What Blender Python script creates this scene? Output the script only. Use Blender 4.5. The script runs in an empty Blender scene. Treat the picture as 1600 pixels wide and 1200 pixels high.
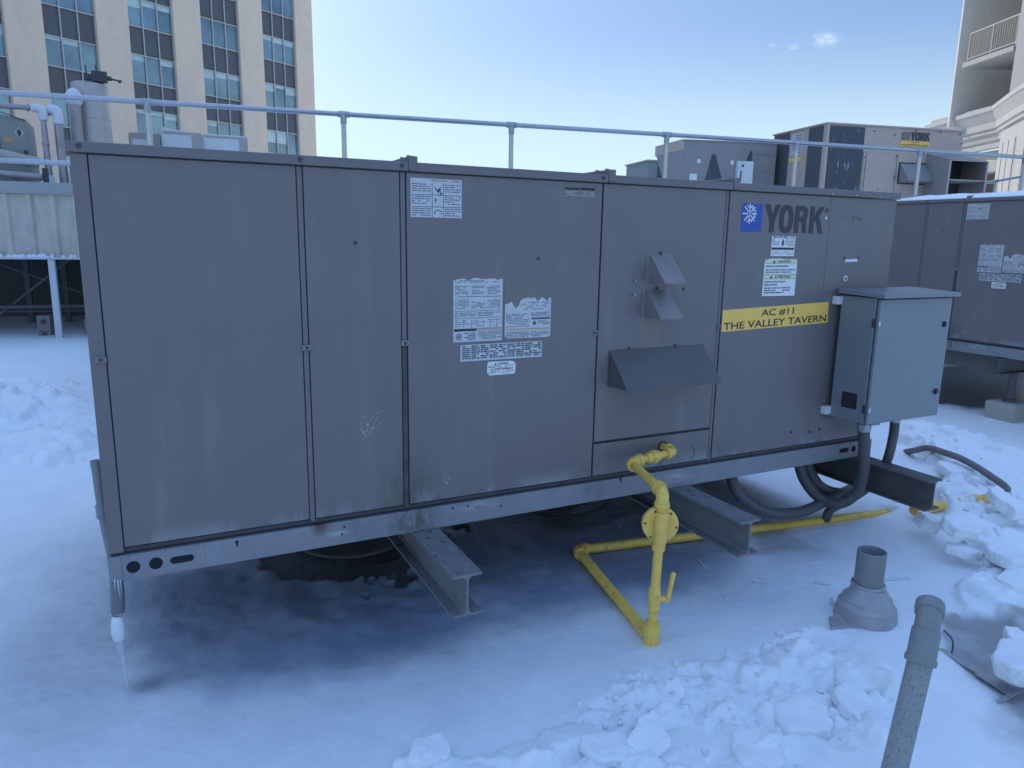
import bpy, bmesh, math, random
import numpy as np
from mathutils import Vector, Matrix
random.seed(7); rng = np.random.default_rng(11)
sc = bpy.context.scene
col = sc.collection

# ---------------------------------------------------------------- camera
CW = np.array([0.1901931, -2.7744833, 1.6458579]); FPX = 1136.2189
RC = np.array([[0.8953916145, -0.4449744772, 0.0164794185],
               [-0.0731091228, -0.1834178866, -0.9803126721],
               [0.4392367389, 0.8765589504, -0.1967625313]])     # rows: right, down, forward
camd = bpy.data.cameras.new('camera'); cam = bpy.data.objects.new('camera', camd); col.objects.link(cam)
camd.sensor_width = 36.0; camd.lens = FPX/1600*36.0; camd.clip_start = 0.05; camd.clip_end = 2000
M = Matrix((RC[0], -RC[1], -RC[2])).transposed().to_4x4(); M.translation = Vector(CW)
cam.matrix_world = M
sc.camera = cam

def ray(x, y): return RC.T @ np.array([(x-800)/FPX, (y-600)/FPX, 1.0])
def at(x, y, ax, v):                       # point of a real plane (axis = value) seen at a photo pixel
    d = ray(x, y); t = (v-CW[ax])/d[ax]; return Vector(CW+t*d)

# ---------------------------------------------------------------- sky, sun, exposure
ZENITH_BOOST = 2.5  # strength of the added zenith brightening
SKYK = (0.91, 1.275, 1.87, 1)
SUN_HEAD, SUN_EL = math.radians(-6.0), math.radians(29)   # heading from +Y towards +X: behind the office tower
w = bpy.data.worlds.new('World'); sc.world = w; w.use_nodes = True
nt = w.node_tree; nt.nodes.clear()
def N(nt, t, **k):
    n = nt.nodes.new(t)
    for a, b in k.items():
        if a in n.inputs: n.inputs[a].default_value = b
        else: setattr(n, a, b)
    return n
sky = N(nt, 'ShaderNodeTexSky'); sky.sky_type = 'NISHITA'; sky.sun_disc = False
sky.sun_elevation = SUN_EL; sky.sun_rotation = SUN_HEAD
sky.air_density = 1.0; sky.dust_density = 2.2; sky.ozone_density = 1.6; sky.altitude = 100
bg = N(nt, 'ShaderNodeBackground', Strength=0.13); out = N(nt, 'ShaderNodeOutputWorld')
# a few thin cloud wisps, placed by direction on the sky dome
tc = N(nt, 'ShaderNodeTexCoord')
noi = N(nt, 'ShaderNodeTexNoise', Scale=38.0, Detail=7.0, Roughness=0.65)
mp = N(nt, 'ShaderNodeMapping'); mp.inputs['Scale'].default_value = (1, 1, 2.2)
nt.links.new(tc.outputs['Generated'], mp.inputs[0]); nt.links.new(mp.outputs[0], noi.inputs['Vector'])
acc = None
for (px, py, r, s) in [(1290, 62, .021, .85), (1240, 73, .009, .4), (1206, 72, .007, .4)]:
    d = ray(px, py); d = d/np.linalg.norm(d)
    sub = N(nt, 'ShaderNodeVectorMath', operation='SUBTRACT'); sub.inputs[1].default_value = d
    nt.links.new(tc.outputs['Generated'], sub.inputs[0])
    scl = N(nt, 'ShaderNodeVectorMath', operation='MULTIPLY'); scl.inputs[1].default_value = (1, 1, 1.9)
    nt.links.new(sub.outputs[0], scl.inputs[0])
    ln = N(nt, 'ShaderNodeVectorMath', operation='LENGTH'); nt.links.new(scl.outputs[0], ln.inputs[0])
    mr = N(nt, 'ShaderNodeMapRange'); mr.interpolation_type = 'SMOOTHSTEP'
    mr.inputs['From Min'].default_value = r; mr.inputs['From Max'].default_value = 0
    mr.inputs['To Max'].default_value = s; nt.links.new(ln.outputs['Value'], mr.inputs['Value'])
    if acc is None: acc = mr.outputs[0]
    else:
        a = N(nt, 'ShaderNodeMath', operation='MAXIMUM'); nt.links.new(acc, a.inputs[0]); nt.links.new(mr.outputs[0], a.inputs[1]); acc = a.outputs[0]
nr = N(nt, 'ShaderNodeMapRange'); nr.inputs['From Min'].default_value = .38; nr.inputs['From Max'].default_value = .66
nt.links.new(noi.outputs['Fac'], nr.inputs['Value'])
mul = N(nt, 'ShaderNodeMath', operation='MULTIPLY'); nt.links.new(acc, mul.inputs[0]); nt.links.new(nr.outputs[0], mul.inputs[1])
mx = N(nt, 'ShaderNodeMix', data_type='RGBA'); nt.links.new(mul.outputs[0], mx.inputs[0])
# the phone's tone mapping holds the bright sky down: compress the sky's range a little and keep it cold
gmm = N(nt, 'ShaderNodeGamma', Gamma=0.50); nt.links.new(sky.outputs[0], gmm.inputs[0])
tnt = N(nt, 'ShaderNodeMix', data_type='RGBA', blend_type='MULTIPLY'); tnt.inputs[0].default_value = 1.0
nt.links.new(gmm.outputs[0], tnt.inputs[6]); tnt.inputs[7].default_value = SKYK
# added brightening of the unseen zenith, lights level snow more than upright faces
sxz = N(nt, 'ShaderNodeSeparateXYZ'); nt.links.new(tc.outputs['Generated'], sxz.inputs[0])
vz = N(nt, 'ShaderNodeMapRange'); vz.interpolation_type = 'SMOOTHSTEP'
vz.inputs['From Min'].default_value = .40; vz.inputs['From Max'].default_value = .66; vz.inputs['To Min'].default_value = 1; vz.inputs['To Max'].default_value = ZENITH_BOOST
nt.links.new(sxz.outputs['Z'], vz.inputs['Value'])
vs_ = N(nt, 'ShaderNodeVectorMath', operation='SCALE'); hz_ = N(nt, 'ShaderNodeMapRange'); hz_.interpolation_type = 'SMOOTHSTEP'     # pale winter haze low on the horizon
hz_.inputs['From Min'].default_value = .27; hz_.inputs['From Max'].default_value = .05; hz_.inputs['To Max'].default_value = .85
nt.links.new(sxz.outputs['Z'], hz_.inputs['Value'])
hm = N(nt, 'ShaderNodeMix', data_type='RGBA'); nt.links.new(hz_.outputs[0], hm.inputs[0]); nt.links.new(tnt.outputs[2], hm.inputs[6]); hm.inputs[7].default_value = (4.1, 5.3, 5.75, 1)
nt.links.new(hm.outputs[2], vs_.inputs[0]); nt.links.new(vz.outputs[0], vs_.inputs['Scale'])
nt.links.new(vs_.outputs[0], mx.inputs[6]); mx.inputs[7].default_value = (5.6, 6.0, 6.3, 1)
nt.links.new(mx.outputs[2], bg.inputs['Color']); nt.links.new(bg.outputs[0], out.inputs[0])

sd = bpy.data.lights.new('sun', 'SUN'); sd.energy = 2.2; sd.angle = math.radians(.53); sd.color = (1, .93, .82)
so = bpy.data.objects.new('sun', sd); col.objects.link(so)
sdir = Vector((math.sin(SUN_HEAD)*math.cos(SUN_EL), math.cos(SUN_HEAD)*math.cos(SUN_EL), math.sin(SUN_EL)))
so.rotation_euler = sdir.to_track_quat('Z', 'Y').to_euler(); so.location = (0, 30, 60)
sc.view_settings.view_transform = 'Standard'; sc.view_settings.look = 'None'; sc.view_settings.gamma = 1
sc.view_settings.exposure = 0.55

# ---------------------------------------------------------------- materials
def mat(name, c, rough=.6, metal=0., var=.12, nscale=6., bump=.0, bscale=60., spec=.5, extra=None, stretch=(1, 1, 1)):
    m = bpy.data.materials.new(name); m.use_nodes = True; nt = m.node_tree; b = nt.nodes['Principled BSDF']
    b.inputs['Roughness'].default_value = rough; b.inputs['Metallic'].default_value = metal
    b.inputs['Specular IOR Level'].default_value = spec
    t = N(nt, 'ShaderNodeTexCoord'); mp = N(nt, 'ShaderNodeMapping'); mp.inputs['Scale'].default_value = stretch
    nt.links.new(t.outputs['Object'], mp.inputs[0])
    n1 = N(nt, 'ShaderNodeTexNoise', Scale=nscale, Detail=6., Roughness=.6); nt.links.new(mp.outputs[0], n1.inputs['Vector'])
    r = N(nt, 'ShaderNodeMapRange'); r.inputs['From Min'].default_value = .25; r.inputs['From Max'].default_value = .75
    r.inputs['To Min'].default_value = 1-var; r.inputs['To Max'].default_value = 1+var
    nt.links.new(n1.outputs['Fac'], r.inputs['Value'])
    v = N(nt, 'ShaderNodeVectorMath', operation='SCALE'); v.inputs[0].default_value = c[:3]; nt.links.new(r.outputs[0], v.inputs['Scale'])
    cur = v.outputs[0]
    if extra: cur = extra(nt, t, b, cur)
    nt.links.new(cur, b.inputs['Base Color'])
    if bump:
        n2 = N(nt, 'ShaderNodeTexNoise', Scale=bscale, Detail=4.); nt.links.new(mp.outputs[0], n2.inputs['Vector'])
        bp = N(nt, 'ShaderNodeBump', Strength=bump, Distance=.01); nt.links.new(n2.outputs['Fac'], bp.inputs['Height'])
        nt.links.new(bp.outputs[0], b.inputs['Normal'])
    return m
def mixc(nt, fac, a, cb):
    mx = N(nt, 'ShaderNodeMix', data_type='RGBA')
    nt.links.new(fac, mx.inputs[0]); nt.links.new(a, mx.inputs[6]); mx.inputs[7].default_value = (*cb, 1); return mx.outputs[2]
def noise(nt, t, scale, lo, hi, stretch=(1, 1, 1), detail=6.):
    mp = N(nt, 'ShaderNodeMapping'); mp.inputs['Scale'].default_value = stretch; nt.links.new(t.outputs['Object'], mp.inputs[0])
    n = N(nt, 'ShaderNodeTexNoise', Scale=scale, Detail=detail, Roughness=.62); nt.links.new(mp.outputs[0], n.inputs['Vector'])
    r = N(nt, 'ShaderNodeMapRange'); r.inputs['From Min'].default_value = lo; r.inputs['From Max'].default_value = hi
    nt.links.new(n.outputs['Fac'], r.inputs['Value']); return r.outputs[0]
def blob(nt, t, p, rad, sx=1, sz=1):        # 1 at point p of the object, 0 beyond rad
    s = N(nt, 'ShaderNodeVectorMath', operation='SUBTRACT'); s.inputs[1].default_value = p; nt.links.new(t.outputs['Object'], s.inputs[0])
    k = N(nt, 'ShaderNodeVectorMath', operation='MULTIPLY'); k.inputs[1].default_value = (1/sx, 0, 1/sz); nt.links.new(s.outputs[0], k.inputs[0])
    l = N(nt, 'ShaderNodeVectorMath', operation='LENGTH'); nt.links.new(k.outputs[0], l.inputs[0])
    r = N(nt, 'ShaderNodeMapRange'); r.interpolation_type = 'SMOOTHSTEP'; r.inputs['From Min'].default_value = rad; r.inputs['From Max'].default_value = 0
    nt.links.new(l.outputs['Value'], r.inputs['Value']); return r.outputs[0]
def mth(nt, op, a, b):
    n = N(nt, 'ShaderNodeMath', operation=op); n.use_clamp = True
    for i, q in enumerate((a, b)):
        if isinstance(q, (int, float)): n.inputs[i].default_value = q
        else: nt.links.new(q, n.inputs[i])
    return n.outputs[0]

def unit_paint_extra(nt, t, b, c):
    sx = N(nt, 'ShaderNodeSeparateXYZ'); nt.links.new(t.outputs['Object'], sx.inputs[0])
    # chalky worn strip along the bottom edges of the panels
    r = N(nt, 'ShaderNodeMapRange'); r.inputs['From Min'].default_value = .185; r.inputs['From Max'].default_value = .125
    nt.links.new(sx.outputs['Z'], r.inputs['Value'])
    f = mth(nt, 'MULTIPLY', r.outputs[0], noise(nt, t, 5, .47, .55, (1, 1, .25)))
    c = mixc(nt, mth(nt, 'MULTIPLY', f, .55), c, (.33, .34, .345))
    # grime near the third seam and faint long streaks
    g = mth(nt, 'MULTIPLY', blob(nt, t, (1.12, 0, .16), .2, 1, 1.5), noise(nt, t, 26, .38, .62, (1, 1, .4)))
    c = mixc(nt, mth(nt, 'MULTIPLY', g, .8), c, (.07, .075, .065))
    g = mth(nt, 'MULTIPLY', blob(nt, t, (2.02, 0, .14), .12), noise(nt, t, 26, .42, .62, (1, 1, .4)))
    c = mixc(nt, mth(nt, 'MULTIPLY', g, .5), c, (.1, .1, .09))
    s = noise(nt, t, 9, .55, .75, (1, 1, .12)); c = mixc(nt, mth(nt, 'MULTIPLY', s, .30), c, (.30, .285, .28))
    s = noise(nt, t, 3, .55, .72); c = mixc(nt, mth(nt, 'MULTIPLY', s, .30), c, (.13, .117, .112))
    s = noise(nt, t, 55, .66, .72, (1, 1, .5)); c = mixc(nt, mth(nt, 'MULTIPLY', s, .35), c, (.30, .29, .285))
    s = noise(nt, t, 22, .60, .75, (2, 1, .06)); c = mixc(nt, mth(nt, 'MULTIPLY', s, .28), c, (.12, .108, .10))
    # white flecks and scratches
    for (x, z, rr) in [(.955, .50, .07), (.93, .46, .05), (1.28, .2, .03)]:
        q = mth(nt, 'MULTIPLY', blob(nt, t, (x, 0, z), rr), noise(nt, t, 120, .57, .62)); c = mixc(nt, mth(nt, 'MULTIPLY', q, .8), c, (.6, .6, .6))
    # water stains under the flue hoods
    q = mth(nt, 'MULTIPLY', blob(nt, t, (2.32, 0, .83), .16, .6, 1), noise(nt, t, 22, .4, .6, (1, 1, .15)))
    return mixc(nt, mth(nt, 'MULTIPLY', q, .6), c, (.30, .24, .17))
UNIT = mat('taupe_unit_paint', (.186, .161, .156), .40, var=.05, nscale=2.5, bump=.16, bscale=5, extra=unit_paint_extra)
UNIT2 = mat('taupe_trim_paint', (.18, .156, .151), .5, var=.07, nscale=7, bump=.04, bscale=160)
HOOD = mat('stained_hood_metal', (.25, .225, .21), .42, metal=.15, var=.22, nscale=9, bump=.05, bscale=90)
SEAM = mat('dark_seam', (.042, .04, .04), .8)
HOODD = mat('dark_hood_paint', (.115, .103, .10), .5, var=.08, nscale=5, bump=.04, bscale=90)
def rail_extra(nt, t, b, c):
    s = noise(nt, t, 14, .45, .7, (1, 1, 1)); c = mixc(nt, mth(nt, 'MULTIPLY', s, .3), c, (.2, .22, .22))
    s = noise(nt, t, 60, .62, .68); c = mixc(nt, mth(nt, 'MULTIPLY', s, .35), c, (.16, .14, .11))
    for (x, r, k) in [(1.12, .16, .85), (2.02, .11, .5), (.88, .12, .25), (2.62, .1, .3)]:
        g = mth(nt, 'MULTIPLY', blob(nt, t, (x, 0, .06), r, 1, 1.2), noise(nt, t, 34, .36, .6, (1, 1, .5)))
        c = mixc(nt, mth(nt, 'MULTIPLY', g, k), c, (.085, .085, .075))
    g = mth(nt, 'MULTIPLY', blob(nt, t, (.735, 0, .095), .06, .9, 1), noise(nt, t, 30, .3, .45))
    c = mixc(nt, mth(nt, 'MULTIPLY', g, .9), c, (.10, .05, .03))
    for (x, z, r) in [(1.42, .07, .09), (.81, .05, .05), (2.5, .05, .12)]:
        g = mth(nt, 'MULTIPLY', blob(nt, t, (x, 0, z), r, 1.4, .35), noise(nt, t, 18, .42, .55, (.6, 1, 2)))
        c = mixc(nt, mth(nt, 'MULTIPLY', g, .5), c, (.62, .62, .66))
    return c
RAIL = mat('galvanised_rail', (.265, .265, .285), .45, metal=.25, var=.12, nscale=5, bump=.05, bscale=80, extra=rail_extra)
GALV = mat('galvanised_pipe', (.47, .48, .50), .3, metal=.9, var=.1, nscale=20)
GALVD = mat('galvanised_fitting', (.42, .43, .45), .5, metal=.6, var=.2, nscale=40)
def beam_extra(nt, t, b, c):
    gm = N(nt, 'ShaderNodeNewGeometry'); sx = N(nt, 'ShaderNodeSeparateXYZ'); nt.links.new(gm.outputs['True Normal'], sx.inputs[0])
    up = N(nt, 'ShaderNodeMapRange'); up.inputs['From Min'].default_value = .5; up.inputs['From Max'].default_value = .8; nt.links.new(sx.outputs['Z'], up.inputs['Value'])
    s = noise(nt, t, 30, .57, .62, (1, .6, 1)); s = mth(nt, 'MULTIPLY', s, up.outputs[0]); c = mixc(nt, mth(nt, 'MULTIPLY', s, .75), c, (.055, .045, .035))
    s = noise(nt, t, 8, .5, .75); return mixc(nt, mth(nt, 'MULTIPLY', s, .35), c, (.12, .12, .11))
BEAM = mat('weathered_galvanised_beam', (.22, .22, .225), .55, metal=.25, var=.15, nscale=12, bump=.08, bscale=70, extra=beam_extra)
BEAMD = mat('dull_beam_steel', (.12, .115, .112), .6, metal=.2, var=.15, nscale=12, bump=.06, bscale=70)
def yel_extra(nt, t, b, c):
    s = noise(nt, t, 16, .5, .68); c = mixc(nt, mth(nt, 'MULTIPLY', s, .4), c, (.40, .27, .04))
    s = noise(nt, t, 70, .62, .68); c = mixc(nt, mth(nt, 'MULTIPLY', s, .55), c, (.14, .10, .045))
    s = noise(nt, t, 24, .62, .68); return mixc(nt, mth(nt, 'MULTIPLY', s, .6), c, (.20, .135, .05))
YEL = mat('yellow_gas_paint', (.88, .57, .11), .42, var=.1, nscale=15, bump=.05, bscale=120, extra=yel_extra)
def cab_extra(nt, t, b, c):
    s = noise(nt, t, 30, .64, .74, (1, 1, .15)); c = mixc(nt, mth(nt, 'MULTIPLY', s, .25), c, (.36, .37, .37))
    s = noise(nt, t, 4, .5, .8); return mixc(nt, mth(nt, 'MULTIPLY', s, .2), c, (.19, .20, .20))
CAB = mat('cabinet_grey_enamel', (.215, .238, .248), .36, var=.04, nscale=3, bump=.10, bscale=6, extra=cab_extra)
BLACK = mat('black_plastic', (.02, .02, .022), .45, var=.1)
WHITEP = mat('white_plastic', (.72, .72, .70), .5, var=.05)
COND = mat('grey_liquidtight_conduit', (.095, .092, .094), .45, var=.12, nscale=20)
STEEL = mat('screw_steel', (.5, .5, .5), .35, metal=.8)
DARKM = mat('dark_metal', (.05, .05, .055), .5, var=.1)
LBL = mat('label_foil', (.56, .56, .56), .35, var=.1, nscale=30, bump=.1, bscale=40)
LBLW = mat('label_white', (.78, .78, .75), .5, var=.05, nscale=20)
LBLY = mat('label_pale_yellow', (.72, .73, .42), .5, var=.05)
LBLG = mat('label_grey_residue', (.215, .182, .165), .7, var=.06, nscale=20)
PRINT = mat('print_grey', (.11, .11, .12), .7, var=.2)
PRINTD = mat('print_black', (.03, .03, .035), .6)
PRINTO = mat('print_faded_orange', (.50, .36, .28), .7)
YSIGN = mat('sign_yellow', (1.0, .60, .12), .45, var=.05, nscale=8)
BLUE = mat('logo_blue', (.03, .085, .36), .45, var=.06)
LOGOD = mat('logo_charcoal', (.042, .042, .05), .5, var=.1)
def tower_extra(nt, t, b, c):
    s = noise(nt, t, 1.2, .45, .7, (1, 1, .3)); return mixc(nt, mth(nt, 'MULTIPLY', s, .15), c, (.36, .30, .25))
PRECAST = mat('tan_precast', (.72, .555, .40), .85, var=.05, nscale=2, bump=.1, bscale=9, extra=tower_extra)
SPAN = mat('spandrel_glass', (.105, .108, .112), .3, var=.08, nscale=.7, spec=.35)
GLASS = mat('window_glass', (.23, .32, .35), .07, metal=.55, var=.5, nscale=.3)
BLIND = mat('window_blind', (.46, .58, .55), .25, metal=.2, var=.2, nscale=.8)
MULL = mat('mullion_metal', (.50, .47, .43), .5, metal=.2)
def stucco_extra(nt, t, b, c):
    s = noise(nt, t, 1.5, .5, .75, (1, 1, .2)); return mixc(nt, mth(nt, 'MULTIPLY', s, .2), c, (.30, .26, .21))
STUC = mat('cream_stucco', (.74, .68, .58), .9, var=.05, nscale=3, bump=.12, bscale=40, extra=stucco_extra)
STUCL = mat('pale_cornice_stucco', (.43, .405, .37), .85, var=.06, nscale=4, bump=.1, bscale=30, extra=stucco_extra)
TANRAIL = mat('tan_railing_paint', (.40, .34, .28), .5)
def corr_extra(nt, t, b, c):
    s = noise(nt, t, 6, .48, .66, (1, 1, .15)); c = mixc(nt, mth(nt, 'MULTIPLY', s, .55), c, (.62, .60, .56))
    s = noise(nt, t, 3, .5, .7, (1.5, 1, .3)); return mixc(nt, mth(nt, 'MULTIPLY', s, .5), c, (.24, .22, .18))
CORR = mat('weathered_corrugated_sheet', (.54, .49, .41), .65, var=.12, nscale=5, bump=.05, bscale=40, extra=corr_extra)
CAPM = mat('grey_coping', (.36, .36, .35), .5, var=.08, nscale=6)
COLM = mat('white_steel_column', (.58, .60, .62), .5, var=.06)
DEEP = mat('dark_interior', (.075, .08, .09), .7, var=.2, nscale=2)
BRACE = mat('dull_brace_steel', (.10, .105, .115), .55, var=.2, nscale=6)
INSUL = mat('aluminium_pipe_jacket', (.36, .33, .33), .42, metal=.4, var=.14, nscale=7)
PVCW = mat('white_fitting_cover', (.64, .66, .70), .5, var=.06)
TANKM = mat('aluminium_tank_jacket', (.46, .42, .40), .42, metal=.35, var=.12, nscale=4, bump=.05, bscale=14)
CHILL = mat('grey_green_panel', (.27, .29, .275), .5, var=.06)
WRAP = mat('white_wrap', (.66, .66, .67), .6, var=.06, nscale=3, bump=.1, bscale=14)
WRAPT = mat('tan_wrap_tape', (.42, .38, .34), .7, var=.12, nscale=8)
ACP = mat('sand_unit_paint', (.54, .41, .325), .55, var=.06, nscale=4, bump=.03, bscale=120)
ACD = mat('weathered_dark_panel', (.30, .275, .26), .55, var=.08, nscale=5)
def coil_extra(nt, t, b, c):
    s = noise(nt, t, 16, .6, .67, (1.3, 1.3, .28)); return mixc(nt, mth(nt, 'MULTIPLY', s, .8), c, (.45, .46, .47))
COIL = mat('condenser_coil', (.07, .075, .085), .6, var=.2, nscale=30, extra=coil_extra)
COILC = mat('clean_condenser_coil', (.085, .09, .1), .6, var=.15, nscale=30)
CONC = mat('concrete_curb', (.40, .375, .33), .85, var=.1, nscale=4, bump=.1, bscale=30)
PVCG = mat('grey_painted_pipe', (.215, .225, .225), .5, var=.1, nscale=16, bump=.06, bscale=80)
def fp_extra(nt, t, b, c):
    s = noise(nt, t, 150, .575, .62, (1, 1, .6)); c = mixc(nt, mth(nt, 'MULTIPLY', s, .8), c, (.12, .10, .075))
    s = noise(nt, t, 10, .52, .7, (1, 1, .4)); return mixc(nt, mth(nt, 'MULTIPLY', s, .35), c, (.22, .20, .15))
PIPEF = mat('speckled_vent_pipe', (.27, .285, .275), .5, var=.08, nscale=10, bump=.06, bscale=90, extra=fp_extra)
LEAD = mat('lead_flashing', (.37, .36, .37), .6, metal=.1, var=.16, nscale=18, bump=.12, bscale=50)
HOSE = mat('faded_hose', (.17, .155, .15), .7, var=.2, nscale=20)
def ice_mat():
    m = bpy.data.materials.new('clear_ice'); m.use_nodes = True; b = m.node_tree.nodes['Principled BSDF']
    b.inputs['Base Color'].default_value = (.86, .92, .97, 1); b.inputs['Roughness'].default_value = .08
    b.inputs['Transmission Weight'].default_value = .5; b.inputs['IOR'].default_value = 1.31
    n = N(m.node_tree, 'ShaderNodeTexNoise', Scale=60.); bp = N(m.node_tree, 'ShaderNodeBump', Strength=.3, Distance=.01)
    m.node_tree.links.new(n.outputs['Fac'], bp.inputs['Height']); m.node_tree.links.new(bp.outputs[0], b.inputs['Normal'])
    return m
ICE = ice_mat(); GLAZE = ice_mat(); GLAZE.name = 'clear_glaze'; GLAZE.node_tree.nodes['Principled BSDF'].inputs['Transmission Weight'].default_value = .95
FROST = mat('frosted_ice', (.72, .75, .78), .35, var=.08, nscale=30, bump=.15, bscale=70)

def snow_mat(name, attrs):
    m = bpy.data.materials.new(name); m.use_nodes = True; nt = m.node_tree; b = nt.nodes['Principled BSDF']
    t = N(nt, 'ShaderNodeTexCoord')
    v = noise(nt, t, 3., .3, .7)
    base = N(nt, 'ShaderNodeMix', data_type='RGBA'); nt.links.new(v, base.inputs[0])
    base.inputs[6].default_value = (.84, .855, .87, 1); base.inputs[7].default_value = (.92, .925, .93, 1); c = base.outputs[2]
    rough = .62
    b.inputs['Subsurface Weight'].default_value = .0
    hs = []
    for s, k in ((420, .10), (150, .16), (45, .22), (10, .35)):
        n = N(nt, 'ShaderNodeTexNoise', Scale=float(s), Detail=5., Roughness=.6); nt.links.new(t.outputs['Object'], n.inputs['Vector'])
        q = N(nt, 'ShaderNodeMath', operation='MULTIPLY'); nt.links.new(n.outputs['Fac'], q.inputs[0]); q.inputs[1].default_value = k; hs.append(q.outputs[0])
    a = N(nt, 'ShaderNodeMath', operation='ADD'); nt.links.new(hs[0], a.inputs[0]); nt.links.new(hs[1], a.inputs[1])
    a1_ = N(nt, 'ShaderNodeMath', operation='ADD'); nt.links.new(a.outputs[0], a1_.inputs[0]); nt.links.new(hs[3], a1_.inputs[1])
    a2 = N(nt, 'ShaderNodeMath', operation='ADD'); nt.links.new(a1_.outputs[0], a2.inputs[0]); nt.links.new(hs[2], a2.inputs[1])
    bp = N(nt, 'ShaderNodeBump', Strength=.85, Distance=.014); nt.links.new(a2.outputs[0], bp.inputs['Height']); nt.links.new(bp.outputs[0], b.inputs['Normal'])
    b.inputs['Roughness'].default_value = rough
    if attrs:
        def at_(n):
            q = N(nt, 'ShaderNodeAttribute'); q.attribute_name = n; return q.outputs['Fac']
        wet, dirt, bare = at_('wet'), at_('dirt'), at_('bare')
        # wet: glazed ice and the unit's painted shade, greyer, glossier; meltwater dirt: brownish; bare: dark wet roof membrane
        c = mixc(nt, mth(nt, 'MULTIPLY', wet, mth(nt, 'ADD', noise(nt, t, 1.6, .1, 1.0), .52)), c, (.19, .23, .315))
        c = mixc(nt, mth(nt, 'MULTIPLY', dirt, mth(nt, 'ADD', noise(nt, t, 7, .3, .7), .35)), c, (.27, .245, .22))
        mem = N(nt, 'ShaderNodeMix', data_type='RGBA'); nt.links.new(noise(nt, t, 5, .3, .75), mem.inputs[0])
        mem.inputs[6].default_value = (.055, .06, .07, 1); mem.inputs[7].default_value = (.13, .13, .125, 1)
        mx = N(nt, 'ShaderNodeMix', data_type='RGBA'); nt.links.new(bare, mx.inputs[0]); nt.links.new(c, mx.inputs[6]); nt.links.new(mem.outputs[2], mx.inputs[7]); c = mx.outputs[2]
        r = mth(nt, 'MAXIMUM', wet, mth(nt, 'MAXIMUM', bare, dirt))
        mr = N(nt, 'ShaderNodeMapRange'); mr.inputs['To Min'].default_value = rough; mr.inputs['To Max'].default_value = .30; nt.links.new(r, mr.inputs['Value'])
        nt.links.new(mr.outputs[0], b.inputs['Roughness'])
    nt.links.new(c, b.inputs['Base Color']); return m
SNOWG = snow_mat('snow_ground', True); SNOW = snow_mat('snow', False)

# ---------------------------------------------------------------- object helpers
def tag(o, label=None, cat=None, group=None, kind=None):
    if label: o['label'] = label
    if cat: o['category'] = cat
    if group: o['group'] = group
    if kind: o['kind'] = kind
    return o
def thing(name, label, cat, loc=(0, 0, 0), rz=0, group=None):
    o = bpy.data.objects.new(name, None); col.objects.link(o); o.empty_display_size = .1
    o.location = loc; o.rotation_euler = (0, 0, rz); return tag(o, label, cat, group)
def wm(o):
    m = Matrix.Translation(o.location) @ o.rotation_euler.to_matrix().to_4x4()
    return wm(o.parent) @ m if o.parent else m
SOFT = {'snow_slab', 'snow_crumb', 'snow_drift'}
def obj(name, bm, m, parent=None, smooth=False, local=True):
    me = bpy.data.meshes.new(name)
    if not local and parent is not None: bm.transform(wm(parent).inverted())
    bmesh.ops.recalc_face_normals(bm, faces=bm.faces)
    if smooth:
        for f in bm.faces: f.smooth = True
        for e in bm.edges if name not in SOFT else ():
            if len(e.link_faces) == 2 and e.calc_face_angle(0) > math.radians(38): e.smooth = False
    bm.to_mesh(me); bm.free()
    me.materials.append(m); o = bpy.data.objects.new(name, me); col.objects.link(o)
    if parent is not None: o.parent = parent
    return o
SPLIT = {'base_rail', 'lifting_plate', 'lifting_hole', 'rail_end_cap', 'screw', 'rivet', 'flashing_plug', 'brace', 'corner_post', 'bolt', 'grille', 'top_flashing', 'standing_seam', 'trim_strip', 'storage_mark', 'hood_flange', 'door_trim', 'podium_ledge', 'loggia_wall', 'label_band', 'grommet_hole', 'pier', 'wall_joint', 'louvre_blade', 'beam', 'duct_edge', 'tape', 'blind', 'clamp_fitting', 'hood_fin', 'louvre'}
_obj = obj
def obj(name, bm, m, parent=None, smooth=False, local=True):
    if name not in SPLIT or parent is None: return _obj(name, bm, m, parent, smooth, local)
    bm.verts.ensure_lookup_table(); bm.verts.index_update(); n = len(bm.verts); lab_ = [-1]*n; k = 0
    for v in bm.verts:
        if lab_[v.index] >= 0: continue
        st_ = [v]; lab_[v.index] = k
        while st_:
            q = st_.pop()
            for e in q.link_edges:
                o = e.other_vert(q)
                if lab_[o.index] < 0: lab_[o.index] = k; st_.append(o)
        k += 1
    bb = [[Vector((1e9,)*3), Vector((-1e9,)*3)] for _ in range(k)]
    for v in bm.verts:
        b = bb[lab_[v.index]]
        for i in range(3): b[0][i] = min(b[0][i], v.co[i]); b[1][i] = max(b[1][i], v.co[i])
    par = list(range(k))
    def fnd(a):
        while par[a] != a: a = par[a]
        return a
    e_ = .0015
    for a in range(k):
        for b in range(a): 
            if all(bb[a][0][i]-e_ <= bb[b][1][i] and bb[b][0][i]-e_ <= bb[a][1][i] for i in range(3)): par[fnd(a)] = fnd(b)
    grp = sorted({fnd(a) for a in range(k)}); res = None
    if len(grp) == 1: return _obj(name, bm, m, parent, smooth, local)
    for g_ in grp:
        b2 = bm.copy(); bmesh.ops.delete(b2, geom=[v for v in b2.verts if fnd(lab_[v.index]) != g_] if not b2.verts.index_update() else [], context='VERTS')
        o = _obj(name, b2, m, parent, smooth, local); res = res or o
    bm.free(); return res
def kids(o): return [c for c in bpy.data.objects if c.parent == o]
def copy_tree(o, parent=None, skip=()):
    c = o.copy(); col.objects.link(c); c.parent = parent
    for ch in kids(o):
        if ch.name.split('.')[0] not in skip and ch.get('only') is None: copy_tree(ch, c, skip)
    return c
B = bmesh.new
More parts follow.
